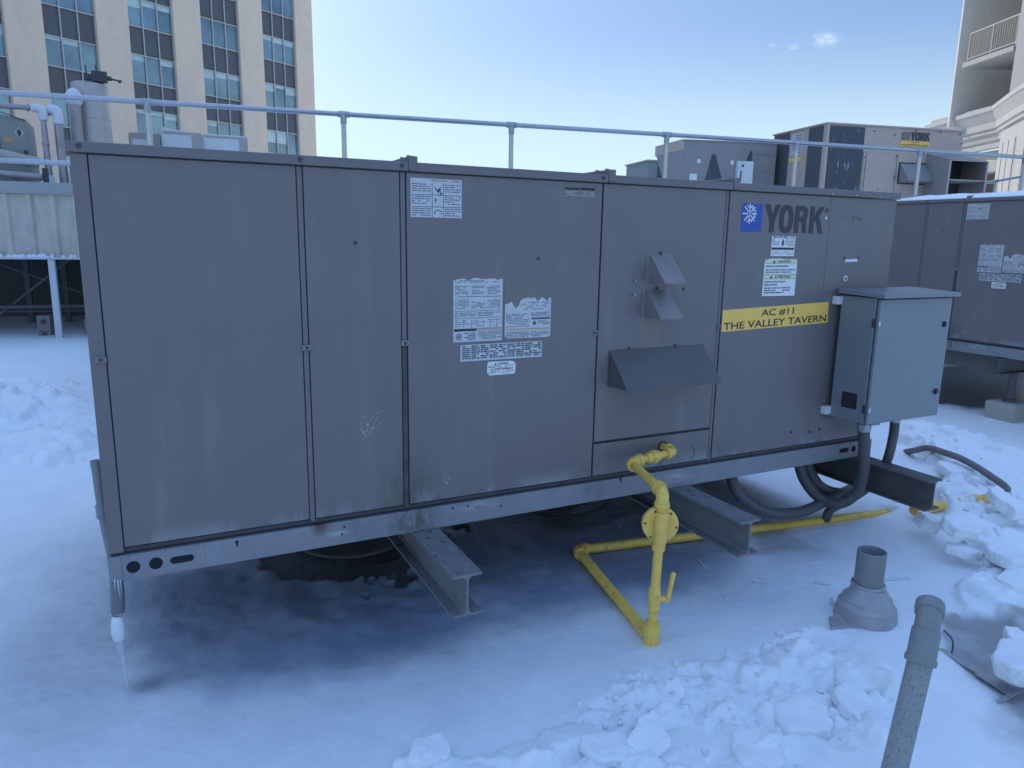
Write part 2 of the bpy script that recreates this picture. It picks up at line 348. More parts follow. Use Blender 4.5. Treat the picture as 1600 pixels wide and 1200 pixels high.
def box(bm, a, b, bev=0., seg=1, mtx=None):
    a, b = Vector(a), Vector(b); c = (a+b)/2; d = b-a
    r = bmesh.ops.create_cube(bm, size=1, matrix=Matrix.Translation(c) @ Matrix.Diagonal((*[abs(x) for x in d], 1)))
    vs = r['verts']
    if bev:
        es = {e for v in vs for e in v.link_edges}
        r = bmesh.ops.bevel(bm, geom=list(es), offset=bev, segments=seg, affect='EDGES', profile=.5)
        vs = list({v for f in r['faces'] for v in f.verts} | {v for v in vs if v.is_valid})
    if mtx is not None: bmesh.ops.transform(bm, matrix=mtx, verts=[v for v in vs if v.is_valid])
    return bm
def bar(bm, p, q, wx, wy, up=(0, 0, 1)):
    p, q = Vector(p), Vector(q); d = (q-p); L = d.length; z = d.normalized(); u = Vector(up)
    if abs(u.dot(z)) > .98: u = Vector((0, 1, 0))
    x = u.cross(z).normalized(); y = z.cross(x)
    m = Matrix((x, y, z)).transposed().to_4x4(); m.translation = (p+q)/2
    bmesh.ops.create_cube(bm, size=1, matrix=m @ Matrix.Diagonal((wx, wy, L, 1))); return bm
def tube(bm, pts, r, seg=16, cap=True):
    pts = [Vector(p) for p in pts]; n = len(pts); rs = r if isinstance(r, (list, tuple)) else [r]*n
    rings = []; ref = None
    for i, p in enumerate(pts):
        t = ((pts[min(i+1, n-1)]-p).normalized() + (p-pts[max(i-1, 0)]).normalized())
        t = t.normalized() if t.length > 1e-6 else Vector((0, 0, 1))
        if ref is None:
            ref = Vector((0, 0, 1)) if abs(t.z) < .9 else Vector((1, 0, 0))
        x = (ref-t*ref.dot(t)).normalized(); y = t.cross(x); ref = x
        rings.append([bm.verts.new(p+rs[i]*(math.cos(a)*x+math.sin(a)*y)) for a in [2*math.pi*k/seg for k in range(seg)]])
    for a, b in zip(rings, rings[1:]):
        for k in range(seg): bm.faces.new((a[k], a[(k+1) % seg], b[(k+1) % seg], b[k]))
    if cap: bm.faces.new(rings[0][::-1]); bm.faces.new(rings[-1])
    return bm
def cyl(bm, p, q, r, r2=None, seg=20): return tube(bm, [p, q], [r, r if r2 is None else r2], seg)
def lathe(bm, prof, c, seg=32, axis=None):
    rings = []
    for (r, z) in prof:
        rings.append([bm.verts.new(Vector(c)+Vector((r*math.cos(a), r*math.sin(a), z))) for a in [2*math.pi*k/seg for k in range(seg)]])
    for a, b in zip(rings, rings[1:]):
        for k in range(seg): bm.faces.new((a[k], a[(k+1) % seg], b[(k+1) % seg], b[k]))
    return bm
def prism(bm, poly, y0, y1, plane='xz'):
    def P(u, v, y): return (u, y, v) if plane == 'xz' else ((u, v, y) if plane == 'xy' else (y, u, v))
    a = [bm.verts.new(P(u, v, y0)) for u, v in poly]; b = [bm.verts.new(P(u, v, y1)) for u, v in poly]
    n = len(poly); bm.faces.new(a); bm.faces.new(b[::-1])
    for i in range(n): bm.faces.new((a[i], b[i], b[(i+1) % n], a[(i+1) % n]))
    return bm
def bez(pts, n=14):                       # Catmull-Rom through points
    pts = [Vector(p) for p in pts]; P = [2*pts[0]-pts[1]]+pts+[2*pts[-1]-pts[-2]]; o = []
    for i in range(1, len(P)-2):
        for k in range(n):
            t = k/n; a, b, c, d = P[i-1], P[i], P[i+1], P[i+2]
            o.append(.5*((2*b)+(c-a)*t+(2*a-5*b+4*c-d)*t*t+(3*b-a-3*c+d)*t**3))
    return o+[pts[-1]]
def text_bm(body, x0, z0, x1, z1, y=-.004, bold=0., mtx=None, tilt=0.):
    cu = bpy.data.curves.new('lettering', 'FONT'); cu.body = body; cu.size = 1; cu.offset = bold; cu.resolution_u = 4; cu.align_x = 'CENTER'
    o = bpy.data.objects.new('lettering', cu); col.objects.link(o)
    dg = bpy.context.evaluated_depsgraph_get(); dg.update(); me = bpy.data.meshes.new_from_object(o.evaluated_get(dg))
    bpy.data.objects.remove(o); bpy.data.curves.remove(cu)
    bm = B(); bm.from_mesh(me); bpy.data.meshes.remove(me)
    xs = [v.co.x for v in bm.verts]; ys = [v.co.y for v in bm.verts]; ax, bx, ay, by = min(xs), max(xs), min(ys), max(ys)
    for v in bm.verts:
        u = (v.co.x-ax)/(bx-ax); t = (v.co.y-ay)/(by-ay)
        x = x0+u*(x1-x0); v.co = Vector((x, y, z0+t*(z1-z0)+tilt*(x-(x0+x1)/2)))
    if mtx is not None: bm.transform(mtx)
    return bm
def york_bm(x0, z0, x1, z1, y):            # heavy condensed capitals cut as shapes
    bm = B(); W = x1-x0; Hh = z1-z0; d = .0008
    def P(pl): prism(bm, [(x0+u*W, z0+v*Hh) for u, v in pl], y, y-d)
    P([(0, 1), (.085, 1), (.128, .62), (.172, 1), (.255, 1), (.168, .40), (.168, 0), (.088, 0), (.088, .40)])
    n = 28
    for k in range(n):
        a, b = 2*math.pi*k/n, 2*math.pi*(k+1)/n; sp = lambda q, rx, rz: (.358+rx*math.copysign(abs(math.cos(q))**.8, math.cos(q)), .5+rz*math.copysign(abs(math.sin(q))**.8, math.sin(q)))
        P([sp(a, .118, .515), sp(b, .118, .515), sp(b, .042, .30), sp(a, .042, .30)])
    P([(.497, 0), (.572, 0), (.572, 1), (.497, 1)])
    P([(.572, 1), (.65, 1), (.69, .95), (.712, .86), (.712, .80), (.640, .76), (.640, .79), (.625, .81), (.572, .81)])
    P([(.712, .80), (.712, .63), (.692, .52), (.655, .43), (.572, .43), (.572, .61), (.620, .61), (.638, .64), (.640, .76)])
    P([(.600, .43), (.655, .43), (.692, .50), (.698, .30), (.705, .08), (.72, 0), (.642, 0), (.628, .30), (.615, .40)])
    P([(.752, 0), (.828, 0), (.828, 1), (.752, 1)])
    P([(.828, .62), (.905, 1), (1.0, 1), (.905, .60), (.828, .40)])
    P([(.862, .50), (.905, .60), (.935, .52), (1.0, 0), (.91, 0)])
    return bm
def join(bm, other):
    me = bpy.data.meshes.new('tmp'); other.to_mesh(me); other.free(); bm.from_mesh(me); bpy.data.meshes.remove(me); return bm
def quad(bm, x0, z0, x1, z1, y): bm.faces.new([bm.verts.new((x, y, z)) for x, z in ((x0, z0), (x1, z0), (x1, z1), (x0, z1))]); return bm
def print_rows(bm, x0, z0, x1, z1, pitch, y, fill=.45, dens=.85):
    z = z1-pitch*.5
    while z > z0+pitch*.3:
        x = x0
        end = x1-(random.random()*.35*(x1-x0) if random.random() < .25 else 0)
        while x < end:
            wd = pitch*random.uniform(.8, 3.2); e = min(x+wd, end)
            if random.random() < dens: quad(bm, x, z-pitch*fill*.5, e, z+pitch*fill*.5, y)
            x = e+pitch*random.uniform(.25, .5)
        z -= pitch
    return bm

# ---------------------------------------------------------------- ground: one snow sheet over the roof
def grade(lo, hi, step, far, n):
    core = np.arange(lo, hi+1e-9, step); g = np.geomspace(step*1.3, 1, n)
    k = np.cumsum(np.geomspace(step*1.2, far/6, n)); k = k*far/k[-1]
    return np.concatenate([lo-k[::-1], core, hi+k])
def piecewise(segs, far):
    a = [segs[0][0]]
    for lo, hi, st_ in segs: a += list(np.linspace(lo, hi, int(round((hi-lo)/st_))+1)[1:])
    k = np.cumsum(np.geomspace(.06, far/5, 50)); k = k*far/k[-1]
    return np.concatenate([a[0]-k[::-1], a, a[-1]+k])
gx = piecewise([(-3.6, -1.4, .035), (-1.4, .6, .016), (.6, 5.8, .0115), (5.8, 9, .05)], 110)
gy = piecewise([(-2.5, -1.6, .016), (-1.6, 1.3, .012), (1.3, 7.5, .035)], 110)
X, Y = np.meshgrid(gx, gy)
def hsh(i, j, s):
    i = i.astype(np.int64); j = j.astype(np.int64)
    n = (i*374761393 + j*668265263 + s*974634777) & 0xffffffff
    n = ((n ^ (n >> 13))*1274126177) & 0xffffffff; n = n ^ (n >> 16); return (n & 0xffffff)/float(0xffffff)
def vnoise(x, y, s=0):
    i, j = np.floor(x), np.floor(y); u, v = x-i, y-j; u = u*u*u*(u*(6*u-15)+10); v = v*v*v*(v*(6*v-15)+10)
    return (hsh(i, j, s)*(1-u)+hsh(i+1, j, s)*u)*(1-v)+(hsh(i, j+1, s)*(1-u)+hsh(i+1, j+1, s)*u)*v
def fbm(x, y, s=0, o=4):
    r = 0; a = .5
    for k in range(o): r = r+a*vnoise(x*2**k, y*2**k, s+k); a *= .5
    return r
def sdf(pix):                              # signed distance (inside > 0) to a ground polygon read off the photo
    P = np.array([at(px, py, 2, 0.)[:2] for px, py in pix]); d = np.full(X.shape, 1e9); ins = np.zeros(X.shape, bool)
    for a, b in zip(P, np.roll(P, -1, 0)):
        e = b-a; wx, wy = X-a[0], Y-a[1]; t = np.clip((wx*e[0]+wy*e[1])/(e@e), 0, 1)
        d = np.minimum(d, np.hypot(wx-e[0]*t, wy-e[1]*t))
        c = ((a[1] > Y) != (b[1] > Y)) & (X < (b[0]-a[0])*(Y-a[1])/(b[1]-a[1]+1e-12)+a[0]); ins ^= c
    return np.where(ins, d, -d)
def sstep(a, b, x): t = np.clip((x-a)/(b-a), 0, 1); return t*t*(3-2*t)
def g2(x, y, sx, sy=None): return np.exp(-((X-x)/sx)**2-((Y-y)/(sy or sx))**2)
def voro(x, y, s):
    i0, j0 = np.floor(x), np.floor(y); f1 = np.full(x.shape, 9.); f2 = f1.copy(); ci = np.zeros(x.shape); cj = ci.copy(); cx = ci.copy(); cy = ci.copy()
    for di in (-1, 0, 1):
        for dj in (-1, 0, 1):
            i, j = i0+di, j0+dj; px = i+.15+.7*hsh(i, j, s); py = j+.15+.7*hsh(i, j, s+9); d = np.hypot(x-px, y-py)
            n = d < f1; f2 = np.where(n, f1, np.minimum(f2, d)); f1 = np.where(n, d, f1)
            ci = np.where(n, i, ci); cj = np.where(n, j, cj); cx = np.where(n, px, cx); cy = np.where(n, py, cy)
    return f1, f2, ci, cj, x-cx, y-cy
def plates(cell, s, amp, tilt):
    wx = X+.25*cell*(fbm(X/cell*1.3, Y/cell*1.3, s+50)-.5); wy = Y+.25*cell*(fbm(X/cell*1.3, Y/cell*1.3, s+60)-.5)
    f1, f2, i, j, dx, dy = voro(wx/cell, wy/cell, s)
    h = amp*(hsh(i, j, s+1)-.35) + cell*tilt*((hsh(i, j, s+2)-.5)*dx+(hsh(i, j, s+3)-.5)*dy)*2
    return h - .035*np.exp(-((f2-f1)*cell/.012)**1), f2-f1
jit = .05*(fbm(X*6, Y*6, 5)-.47)*4
H = .010*(fbm(X*1.1, Y*1.1, 1)-.47)*2 + .02*(fbm(X*.35, Y*.35, 2)-.47)*2 + .004*(fbm(X*9, Y*9, 3)-.47)
zoneA = sdf([(560, 1290), (632, 1192), (700, 1165), (760, 1180), (850, 1128), (905, 1112), (930, 1088), (985, 1058), (1060, 1045), (1150, 1020), (1200, 1000), (1290, 985), (1340, 1005), (1392, 1045), (1405, 1110), (1350, 1290)])
zoneB = sdf([(1425, 690), (1500, 705), (1600, 735), (1760, 770), (1760, 965), (1600, 975), (1500, 962), (1478, 930), (1530, 905), (1525, 880), (1480, 850), (1462, 800), (1395, 800), (1480, 770), (1440, 730), (1390, 715), (1395, 690)])
zoneC = sdf([(-300, 598), (125, 598), (150, 640), (150, 705), (90, 735), (-300, 760)])
big, gb = plates(.26, 3, .045, .20); sml, gs = plates(.10, 20, .028, .50); tin, gt_ = plates(.04, 120, .014, .7)
rub = sstep(.47, .55, fbm(X*2.6, Y*2.6, 31)+.0)
gran = .010*(fbm(X*40, Y*40, 171)-.5)+.006*np.abs(fbm(X*90, Y*90, 181)-.5)
brk = big*(1-.6*rub)+rub*(sml+.8*tin+.012+gran)+(1-rub)*.25*gran
mA = sstep(-.01, .035, zoneA+jit); mB = sstep(-.01, .045, zoneB+jit); mC = sstep(0, .3, zoneC+jit*2)
def blur(a, n):
    for _ in range(n): a = (a+np.roll(a, 1, 0)+np.roll(a, -1, 0)+np.roll(a, 1, 1)+np.roll(a, -1, 1))/5
    return a
brk = blur(brk, 1)
H = H*(1-mA)+(brk+.012+.02*(fbm(X*5, Y*5, 77)-.5)+.012*(fbm(X*25, Y*25, 78)-.5))*mA
H += .05*np.exp(-(zoneA/.10)**2)*sstep(.35, .65, fbm(X*3, Y*3, 44))*(zoneA < .02)*0
H = H*(1-mB)+(1.0*brk+.05+.012*(fbm(X*25, Y*25, 79)-.5))*mB
fp_ = fbm(X*2.2, Y*1.6, 141); H = H+1.5*mC*(.06*(np.abs(fbm(X*1.7, Y*1.4, 41)-.47)*2)**.7+.05*sstep(.50, .56, fp_)-.035*sstep(.57, .60, fbm(X*3.3, Y*2.4, 151))+.012*(fbm(X*9, Y*9, 161)-.5))
# heaps, the drift in front of the right unit, the pile against the third beam
H += .10*g2(4.35, -.25, .42, .3)+.07*g2(4.9, .15, .6, .35)+.06*g2(5.3, .7, .5, .4)
H += .14*g2(5.9, .9, .6, 1.3)*1+.10*sstep(.55, .0, np.abs(X-4.6))*sstep(1.6, .2, np.abs(Y-1.2))*0
H += .05*g2(3.5, .75, .35)
H += .10*sstep(6.5, 9.0, Y)*sstep(1.5, -1, X)
# melted ground
bareR = sdf([(1385, 560), (1900, 560), (1900, 690), (1600, 652), (1560, 640), (1500, 634), (1440, 630), (1390, 620)])
bR = sstep(-.05, .12, bareR+jit*2)
rr = np.hypot((X-1.10)/.52, (Y-1.06)/.55); lob = 1-rr+.55*(fbm(X*4.2, Y*4.2, 61)-.47)
dots = sstep(.53, .60, fbm(X*6.5, Y*6.5, 66))*sstep(1.55, 1.15, rr)*sstep(.8, 1.05, rr)*sstep(.55, .9, X)
bareU = np.maximum(sstep(-.03, .05, lob), .9*dots)
rr2 = np.hypot((X-2.55)/.75, (Y-1.15)/.55); bareU = np.maximum(bareU, .8*sstep(-.1, .25, 1-rr2+.5*(fbm(X*3, Y*3, 71)-.47)))
bare = np.clip(np.maximum(bR, bareU), 0, 1)
H = H-.05*bareU-(H+.0)*bR
H += .075*(fbm(X*6.5, Y*6.5, 67, 2)-.4)*sstep(2.8, 1.3, rr)*(1-bareU)
iceP = sdf([(1462, 962), (1520, 955), (1620, 965), (1700, 970), (1700, 1190), (1600, 1130), (1560, 1085), (1520, 1060), (1470, 1015)])
dirt = .75*sstep(-.03, .05, iceP+jit)
brownP = sdf([(1062, 757), (1122, 752), (1215, 818), (1290, 862), (1180, 872), (1150, 815)]); dirt = np.maximum(dirt, .5*sstep(-.04, .09, brownP+jit))
brown2 = sdf([(1545, 1070), (1700, 1120), (1700, 1260), (1600, 1190), (1545, 1110)]); dirt = np.maximum(dirt, .6*sstep(-.08, .08, brown2+jit))
smear = sdf([(1200, 835), (1290, 825), (1300, 870), (1200, 880)]); dirt = np.maximum(dirt, .25*sstep(-.06, .06, smear+jit))
H = H-.02*sstep(-.02, .05, iceP)
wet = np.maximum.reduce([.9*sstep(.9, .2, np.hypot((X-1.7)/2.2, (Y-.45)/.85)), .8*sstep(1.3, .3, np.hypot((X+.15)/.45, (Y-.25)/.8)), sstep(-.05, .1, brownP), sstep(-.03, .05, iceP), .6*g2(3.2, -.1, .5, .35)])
shade_zone = sdf([(205, 905), (600, 830), (990, 752), (1160, 846), (1110, 905), (960, 935), (830, 962), (700, 1002), (520, 1050), (340, 1068), (235, 1062), (195, 980)])
wet = np.maximum(wet*.55, .95*sstep(-.30, .18, shade_zone+jit))  # frozen melt plus the unit's soft shadow, both painted into the ice colour
wet = np.maximum(wet, .28*sstep(-.9, -.1, shade_zone+jit*2))  # wider, fainter rim of the same painted shade over the foreground snow
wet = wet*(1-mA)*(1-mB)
d0 = at(232, 1070, 2, 0); pud = np.exp(-((X-d0.x)/.06)**2-((Y-d0.y)/.05)**2); dirt = np.maximum(dirt, .0); bare = np.maximum(bare, .55*pud)
H += (.012*np.abs(fbm(X*11, Y*9, 201, 3)-.47)+.006*(fbm(X*22, Y*22, 211, 2)-.47))*sstep(-.15, .2, shade_zone)*sstep(-.5, .1, Y)
# glaze ripples where the condensate freezes, at the left corner
gl = np.clip(.0+sstep(1.2, .3, np.hypot((X+.12)/.4, (Y-.25)/.7)), 0, 1); H += gl*.014*(fbm(X*16, Y*16, 91)-.45)
gl2 = sdf([(-60, 1060), (150, 1060), (215, 1110), (190, 1240), (-60, 1260)]); H += sstep(-.05, .2, gl2)*(.008*(fbm(X*18, Y*18, 221, 3)-.47)+.006*(fbm(X*50, Y*50, 231, 2)-.47))
H += .004*(fbm(X*30, Y*30, 241, 2)-.47)
# trench melted around the gas pipe and boot
for (x0, y0, x1, y1) in [(1.96, -.57, 2.13, .284), (2.13, .284, 4.15, .0)]:
    ex, ey = x1-x0, y1-y0; tt = np.clip(((X-x0)*ex+(Y-y0)*ey)/(ex*ex+ey*ey), 0, 1); dd = np.hypot(X-x0-ex*tt, Y-y0-ey*tt)
    H -= np.clip(H, 0, 1)*sstep(.09, .03, dd)*.8
H = H*(1-.8*sstep(.16, .1, np.hypot(X-2.96, Y+.80)))
# far ground falls a little so that it never cuts the platform
nv, nx = X.size, X.shape[1]
me = bpy.data.meshes.new('snow_ground')
co = np.stack([X, Y, H], -1).reshape(-1, 3)
ii = np.arange(nv).reshape(X.shape); q = np.stack([ii[:-1, :-1], ii[:-1, 1:], ii[1:, 1:], ii[1:, :-1]], -1).reshape(-1, 4)
me.vertices.add(nv); me.vertices.foreach_set('co', co.ravel()); me.loops.add(q.size); me.loops.foreach_set('vertex_index', q.ravel().astype(np.int32))
me.polygons.add(len(q)); me.polygons.foreach_set('loop_start', np.arange(0, q.size, 4, dtype=np.int32)); me.polygons.foreach_set('loop_total', np.full(len(q), 4, np.int32))
me.polygons.foreach_set('use_smooth', np.ones(len(q), bool)); me.update(); me.validate()
for nm, a in (('wet', wet), ('dirt', dirt), ('bare', bare)):  # wet holds glazed ice together with painted shade
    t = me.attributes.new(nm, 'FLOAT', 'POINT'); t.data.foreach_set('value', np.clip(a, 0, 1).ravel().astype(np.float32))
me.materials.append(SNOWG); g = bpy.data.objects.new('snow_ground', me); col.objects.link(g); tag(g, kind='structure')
def gh(x, y): i = min(max(np.searchsorted(gx, x), 0), len(gx)-1); j = min(max(np.searchsorted(gy, y), 0), len(gy)-1); return float(H[j, i])

# ---------------------------------------------------------------- raised roof behind the guardrail
RZ = math.radians(-9.8)                     # guardrail / raised roof direction
bm = B(); mt = Matrix.Translation((.31, 4.97, 0)) @ Matrix.Rotation(RZ, 4, 'Z')
box(bm, (-.45, .12, -.3), (11.3, 26, 1.70), mtx=mt); tag(obj('raised_roof', bm, CONC), kind='structure')
bm = B(); box(bm, (-.40, .17, 1.70), (11.25, 25.9, 1.76), .03, 2, mtx=mt); tag(obj('raised_roof_snow', bm, SNOW), kind='structure')

# ---------------------------------------------------------------- the packaged rooftop unit
UL, UD, UH = 3.957, 2.15, 1.47             # length, depth, flashing bottom above the rail bottom
ZR, ZP, ZT = .101, .124, 1.504
def build_unit():
    t = thing('rooftop_unit', 'long taupe rooftop unit with yellow AC #11 sign and blue snowflake badge', 'rooftop unit', (0, 0, .42))
    bm = B(); box(bm, (.006, .012, ZR), (UL-.006, UD, UH)); obj('cabinet_body', bm, UNIT2, t)
    # dark gaps show between proud panels
    bm = B(); box(bm, (.004, .007, ZR-.002), (UL-.004, .0118, UH-.002)); obj('panel_gap', bm, SEAM, t)
    def panel(x0, x1, z0=ZP, z1=UH-.003, y=-.001):
        bm = B(); box(bm, (x0, y, z0), (x1, .0069, z1), .003, 2); return obj('panel', bm, UNIT, t)
    def post(x0, x1, z0=ZR+.012):
        bm = B(); box(bm, (x0, .001, z0), (x1, .0068, UH-.004), .001); return obj('corner_post', bm, UNIT2, t)
    bm = B(); box(bm, (.0, -.002, ZR+.004), (.047, .0068, UH-.002), .003, 2); obj('corner_post', bm, UNIT2, t)
    panel(.0505, .6965); post(.7, .7185); panel(.7225, 1.083); post(1.087, 1.106, .795); bm = B(); box(bm, (1.087, .001, ZR+.012), (1.106, .0066, .7945), .001); obj('corner_post', bm, mat('mossy_post_paint', (.075, .078, .07), .7, var=.4, nscale=14), t)['label'] = 'lower half of the post stained dark with moss'; panel(1.111, 2.0075)
    panel(2.0155, 2.7165, .292, UH-.003); panel(2.0155, 2.7165, ZP, .280); post(2.720, 2.736, ZR+.006)
    panel(2.7425, 3.437); bm = B(); box(bm, (3.4385, -.0005, ZP), (UL-.004, .0069, UH-.003), .003, 2); obj('panel', bm, UNIT, t)
    # ledge strip with screws under the panels
    bm = B(); box(bm, (.05, .002, ZR+.006), (UL-.01, .0067, ZP-.003)); obj('sill_strip', bm, DARKM, t)
    bm = B()
    for x in np.arange(.12, UL, .29): cyl(bm, (x, .003, ZP-.011), (x, -.003, ZP-.011), .0045, seg=8)
    for x in (2.1, 2.32, 2.55): cyl(bm, (x, .008, .286), (x, .001, .286), .004, seg=8)
    for (x, z) in [(.907, 1.199), (1.696, 1.142), (2.49, 1.0), (3.45, .19), (3.3, .205), (3.52, .2)]: cyl(bm, (x, .0, z), (x, -.005, z), .007, seg=10)
    obj('screw', bm, DARKM, t)
    bm = B()
    for (x, z) in [(2.197, 1.04), (2.195, .98), (3.42, 1.478), (3.60, 1.478), (3.79, 1.478), (3.62, .93)]: cyl(bm, (x, .0, z), (x, -.02, z), .006, .004, seg=8)
    obj('screw', bm, STEEL, t)
    # base rail with punched lifting holes
    bm = B(); box(bm, (.002, -.010, .0), (UL-.002, .05, ZR-.004), .003, 2); box(bm, (.002, .05, .0), (UL, .09, .02)); box(bm, (.003, UD-.06, 0), (UL, UD, ZR-.006)); rl = obj('base_rail', bm, RAIL, t)
    bm = B(); box(bm, (-.006, -.0125, .004), (.036, .05, ZR-.006), .002); box(bm, (UL-.02, -.0125, .004), (UL+.006, .05, ZR-.008), .002); obj('rail_end_cap', bm, RAIL, rl)
    bm = B(); box(bm, (.040, -.0118, .006), (.31, -.0098, ZR-.01), .001); box(bm, (3.66, -.0118, .006), (UL-.022, -.0098, ZR-.01), .001); obj('lifting_plate', bm, RAIL, rl)
    bm = B()
    for x in (.072, .145): cyl(bm, (x, .0, .050), (x, -.0126, .050), .0225, seg=24)
    for x in (3.81, 3.885): cyl(bm, (x, .0, .054), (x, -.0126, .054), .019, seg=24)
    for (xa, xb, z) in ((.205, .258, .050), (3.705, 3.755, .054)):
        h = .0135; pl = [(xb+h*math.cos(a), z+h*math.sin(a)) for a in np.linspace(-math.pi/2, math.pi/2, 9)]+[(xa-h*math.cos(a), z-h*math.sin(a)) for a in np.linspace(-math.pi/2, math.pi/2, 9)]
        prism(bm, pl, -.0126, 0)
    for x, z in ((.423, .076), (2.172, .087)): cyl(bm, (x, 0, z+.006), (x, -.0108, z+.006), .006, seg=10); prism(bm, [(x-.003, z-.012), (x+.003, z-.012), (x+.003, z+.004), (x-.003, z+.004)], -.0108, 0)
    for x, z in ((.83, .073), (.82, .045), (1.37, .078), (1.30, .08), (1.53, .055)): cyl(bm, (x, 0, z), (x, -.0112, z), .0045, seg=8)
    obj('lifting_hole', bm, mat_hole, rl)
    bm = B()
    for x, z in ((.055, .09), (.055, .018), (.17, .094), (.175, .012), (.285, .088), (.29, .014), (3.69, .09), (3.68, .015), (3.78, .092), (3.78, .014)):
        tube(bm, [(x, -.0118, z), (x, -.0145, z), (x, -.016, z)], [.0075, .0065, .002], 10)
    obj('rivet', bm, RAIL, rl)
    # roof, flashing and standing seams
    bm = B(); box(bm, (-.004, .0, UH+.012), (UL+.002, UD+.01, UH+.030), .004); obj('roof', bm, UNIT2, t)
    bm = B()
    for a, b in ((-.006, 1.118), (1.121, 2.03), (2.033, 2.745), (2.748, UL+.006)): box(bm, (a, -.016, UH), (b, .006, ZT), .0035, 2)
    fl = obj('top_flashing', bm, UNIT2, t)
    bm = B()
    for x in (1.118, 2.030, 2.745):
        box(bm, (x-.002, -.0195, UH+.004), (x+.033, -.0162, ZT+.022), .002)
        box(bm, (x-.002, -.016, ZT-.006), (x+.031, UD, ZT+.022), .004)
        for y in (.02, .10, .3, .6): cyl(bm, (x+.008, y, ZT+.02), (x+.008, y, ZT+.028), .006, seg=8); cyl(bm, (x+.024, y+.01, ZT+.02), (x+.024, y+.01, ZT+.028), .006, seg=8)
    obj('standing_seam', bm, UNIT2, fl)
    bm = B()
    for x in (.028, .712, 1.09, 2.0): cyl(bm, (x, -.01, UH+.019), (x, -.0185, UH+.019), .0085, seg=12)
    obj('flashing_plug', bm, DARKM, fl)
    # quarter-turn latches
    for x, z in ((.032, .802), (.711, .808), (1.097, .807), (2.000, .809), (2.728, .805)):
        wd = .018 if x < 1.5 else .011
        bm = B(); box(bm, (x-wd, -.0095, z-.011), (x+wd, -.0012, z+.011), .002); la = obj('latch', bm, HOOD, t)
        bm = B(); cyl(bm, (x, -.009, z), (x, -.0125, z), .006, seg=12); obj('latch_screw', bm, DARKM, la)
    # flue hoods and combustion-air hood
    def hood(x0, x1, zb, zt, d, flange, mt_, nm):
        th = .003; bm = B()
        prism(bm, [(-.004, zb), (-d, zb+.002), (-d, zb+.006), (-.004, zt)], x0, x0+th, 'yz'); prism(bm, [(-.004, zb), (-d, zb+.002), (-d, zb+.006), (-.004, zt)], x1-th, x1, 'yz')
        prism(bm, [(-.0041, zt+.002), (-d-.002, zb+.007), (-d-.002, zb+.0), (-d+.004, zb-.0), (-.0041, zt-.006)], x0-.001, x1+.001, 'yz')
        if flange: box(bm, (x0-.016, -.004, zb-.004), (x1+.012, -.0013, zt+.006), .001)
        h = obj(nm, bm, mt_, t)
        bm = B(); box(bm, (x0+.004, -.0062, zb), (x1-.004, -.0042, zt-.02)); obj('hood_opening', bm, SEAM, h)
        return h
    hood(2.281, 2.402, 1.035, 1.162, .122, True, HOOD, 'flue_hood')
    h2 = hood(2.269, 2.394, .873, 1.0, .122, True, HOOD, 'flue_hood')
    bm = B()
    for x, z in ((2.34, 1.168), (2.33, 1.006)): cyl(bm, (x, 0, z), (x, -.012, z), .006, seg=8)
    obj('screw', bm, DARKM, h2)
    h3 = hood(2.083, 2.632, .558, .72, .15, False, HOODD, 'combustion_air_hood')
    bm = B(); box(bm, (2.075, -.003, .55), (2.64, -.0012, .726), .001)
    for x in (2.19, 2.46): cyl(bm, (x, 0, .732), (x, -.01, .728), .006, seg=8)
    for z in (.56,): cyl(bm, (2.078, 0, z), (2.078, -.008, z), .005, seg=8)
    obj('hood_flange', bm, HOODD, h3)
    bm = B()
    for k in range(26): x = 2.1+k*.0205; box(bm, (x, -.14, .555), (x+.002, -.006, .5565))
    for y in (-.05, -.1): box(bm, (2.09, y, .5566), (2.63, y+.002, .558))
    obj('hood_grille', bm, DARKM, h3)
    # knock-out and hole of the gas inlet
    bm = B(); cyl(bm, (2.421, .004, .226), (2.421, -.0022, .226), .028, seg=24); obj('gas_inlet_hole', bm, SEAM, t)
    bm = B(); tube(bm, [(2.60+.028*math.cos(a), -.0014, .175+.034*math.sin(a)) for a in np.linspace(-1.2, 1.7, 14)], .0012, 6); obj('knockout', bm, SEAM, t)
    # ---- labels
    def label(x0, z0, x1, z1, m, lab=None, poly=None, y=-.0016):
        bm = B(); prism(bm, poly or [(x0, z0), (x1, z0), (x1, z1), (x0, z1)], y, y-.0005); o = obj('warning_label', bm, m, t)
        if lab: o['label'] = lab
        return o
    O = -.42
    Yp = -.0026
    # A: pictogram label, top of third panel
    a = label(1.127, 1.72+O, 1.341, 1.868+O, LBL, 'foil pictogram safety label with a scuffed upper edge')
    bm = B(); xa, xb = 1.215, 1.262
    for z in (1.76, 1.805): quad(bm, 1.129, z+O, 1.339, z+O+.0022, Yp)
    for x in (xa, xb): quad(bm, x, 1.721+O, x+.002, 1.852+O, Yp)
    for z0, z1 in ((1.723, 1.758), (1.764, 1.803), (1.81, 1.85)):
        print_rows(bm, 1.132, z0+O, xa-.004, z1+O, .0085, Yp, .38, .9); print_rows(bm, xb+.006, z0+O, 1.337, z1+O, .0085, Yp, .38, .9)
    prism(bm, [(1.222, 1.842+O), (1.236, 1.826+O), (1.252, 1.838+O), (1.25, 1.82+O), (1.24, 1.815+O), (1.232, 1.823+O)], Yp, Yp-.0002)
    cyl(bm, (1.252, Yp, 1.812+O), (1.252, Yp-.0002, 1.812+O), .006, seg=6); prism(bm, [(1.226, 1.798+O), (1.236, 1.788+O), (1.228, 1.776+O)], Yp, Yp-.0002)
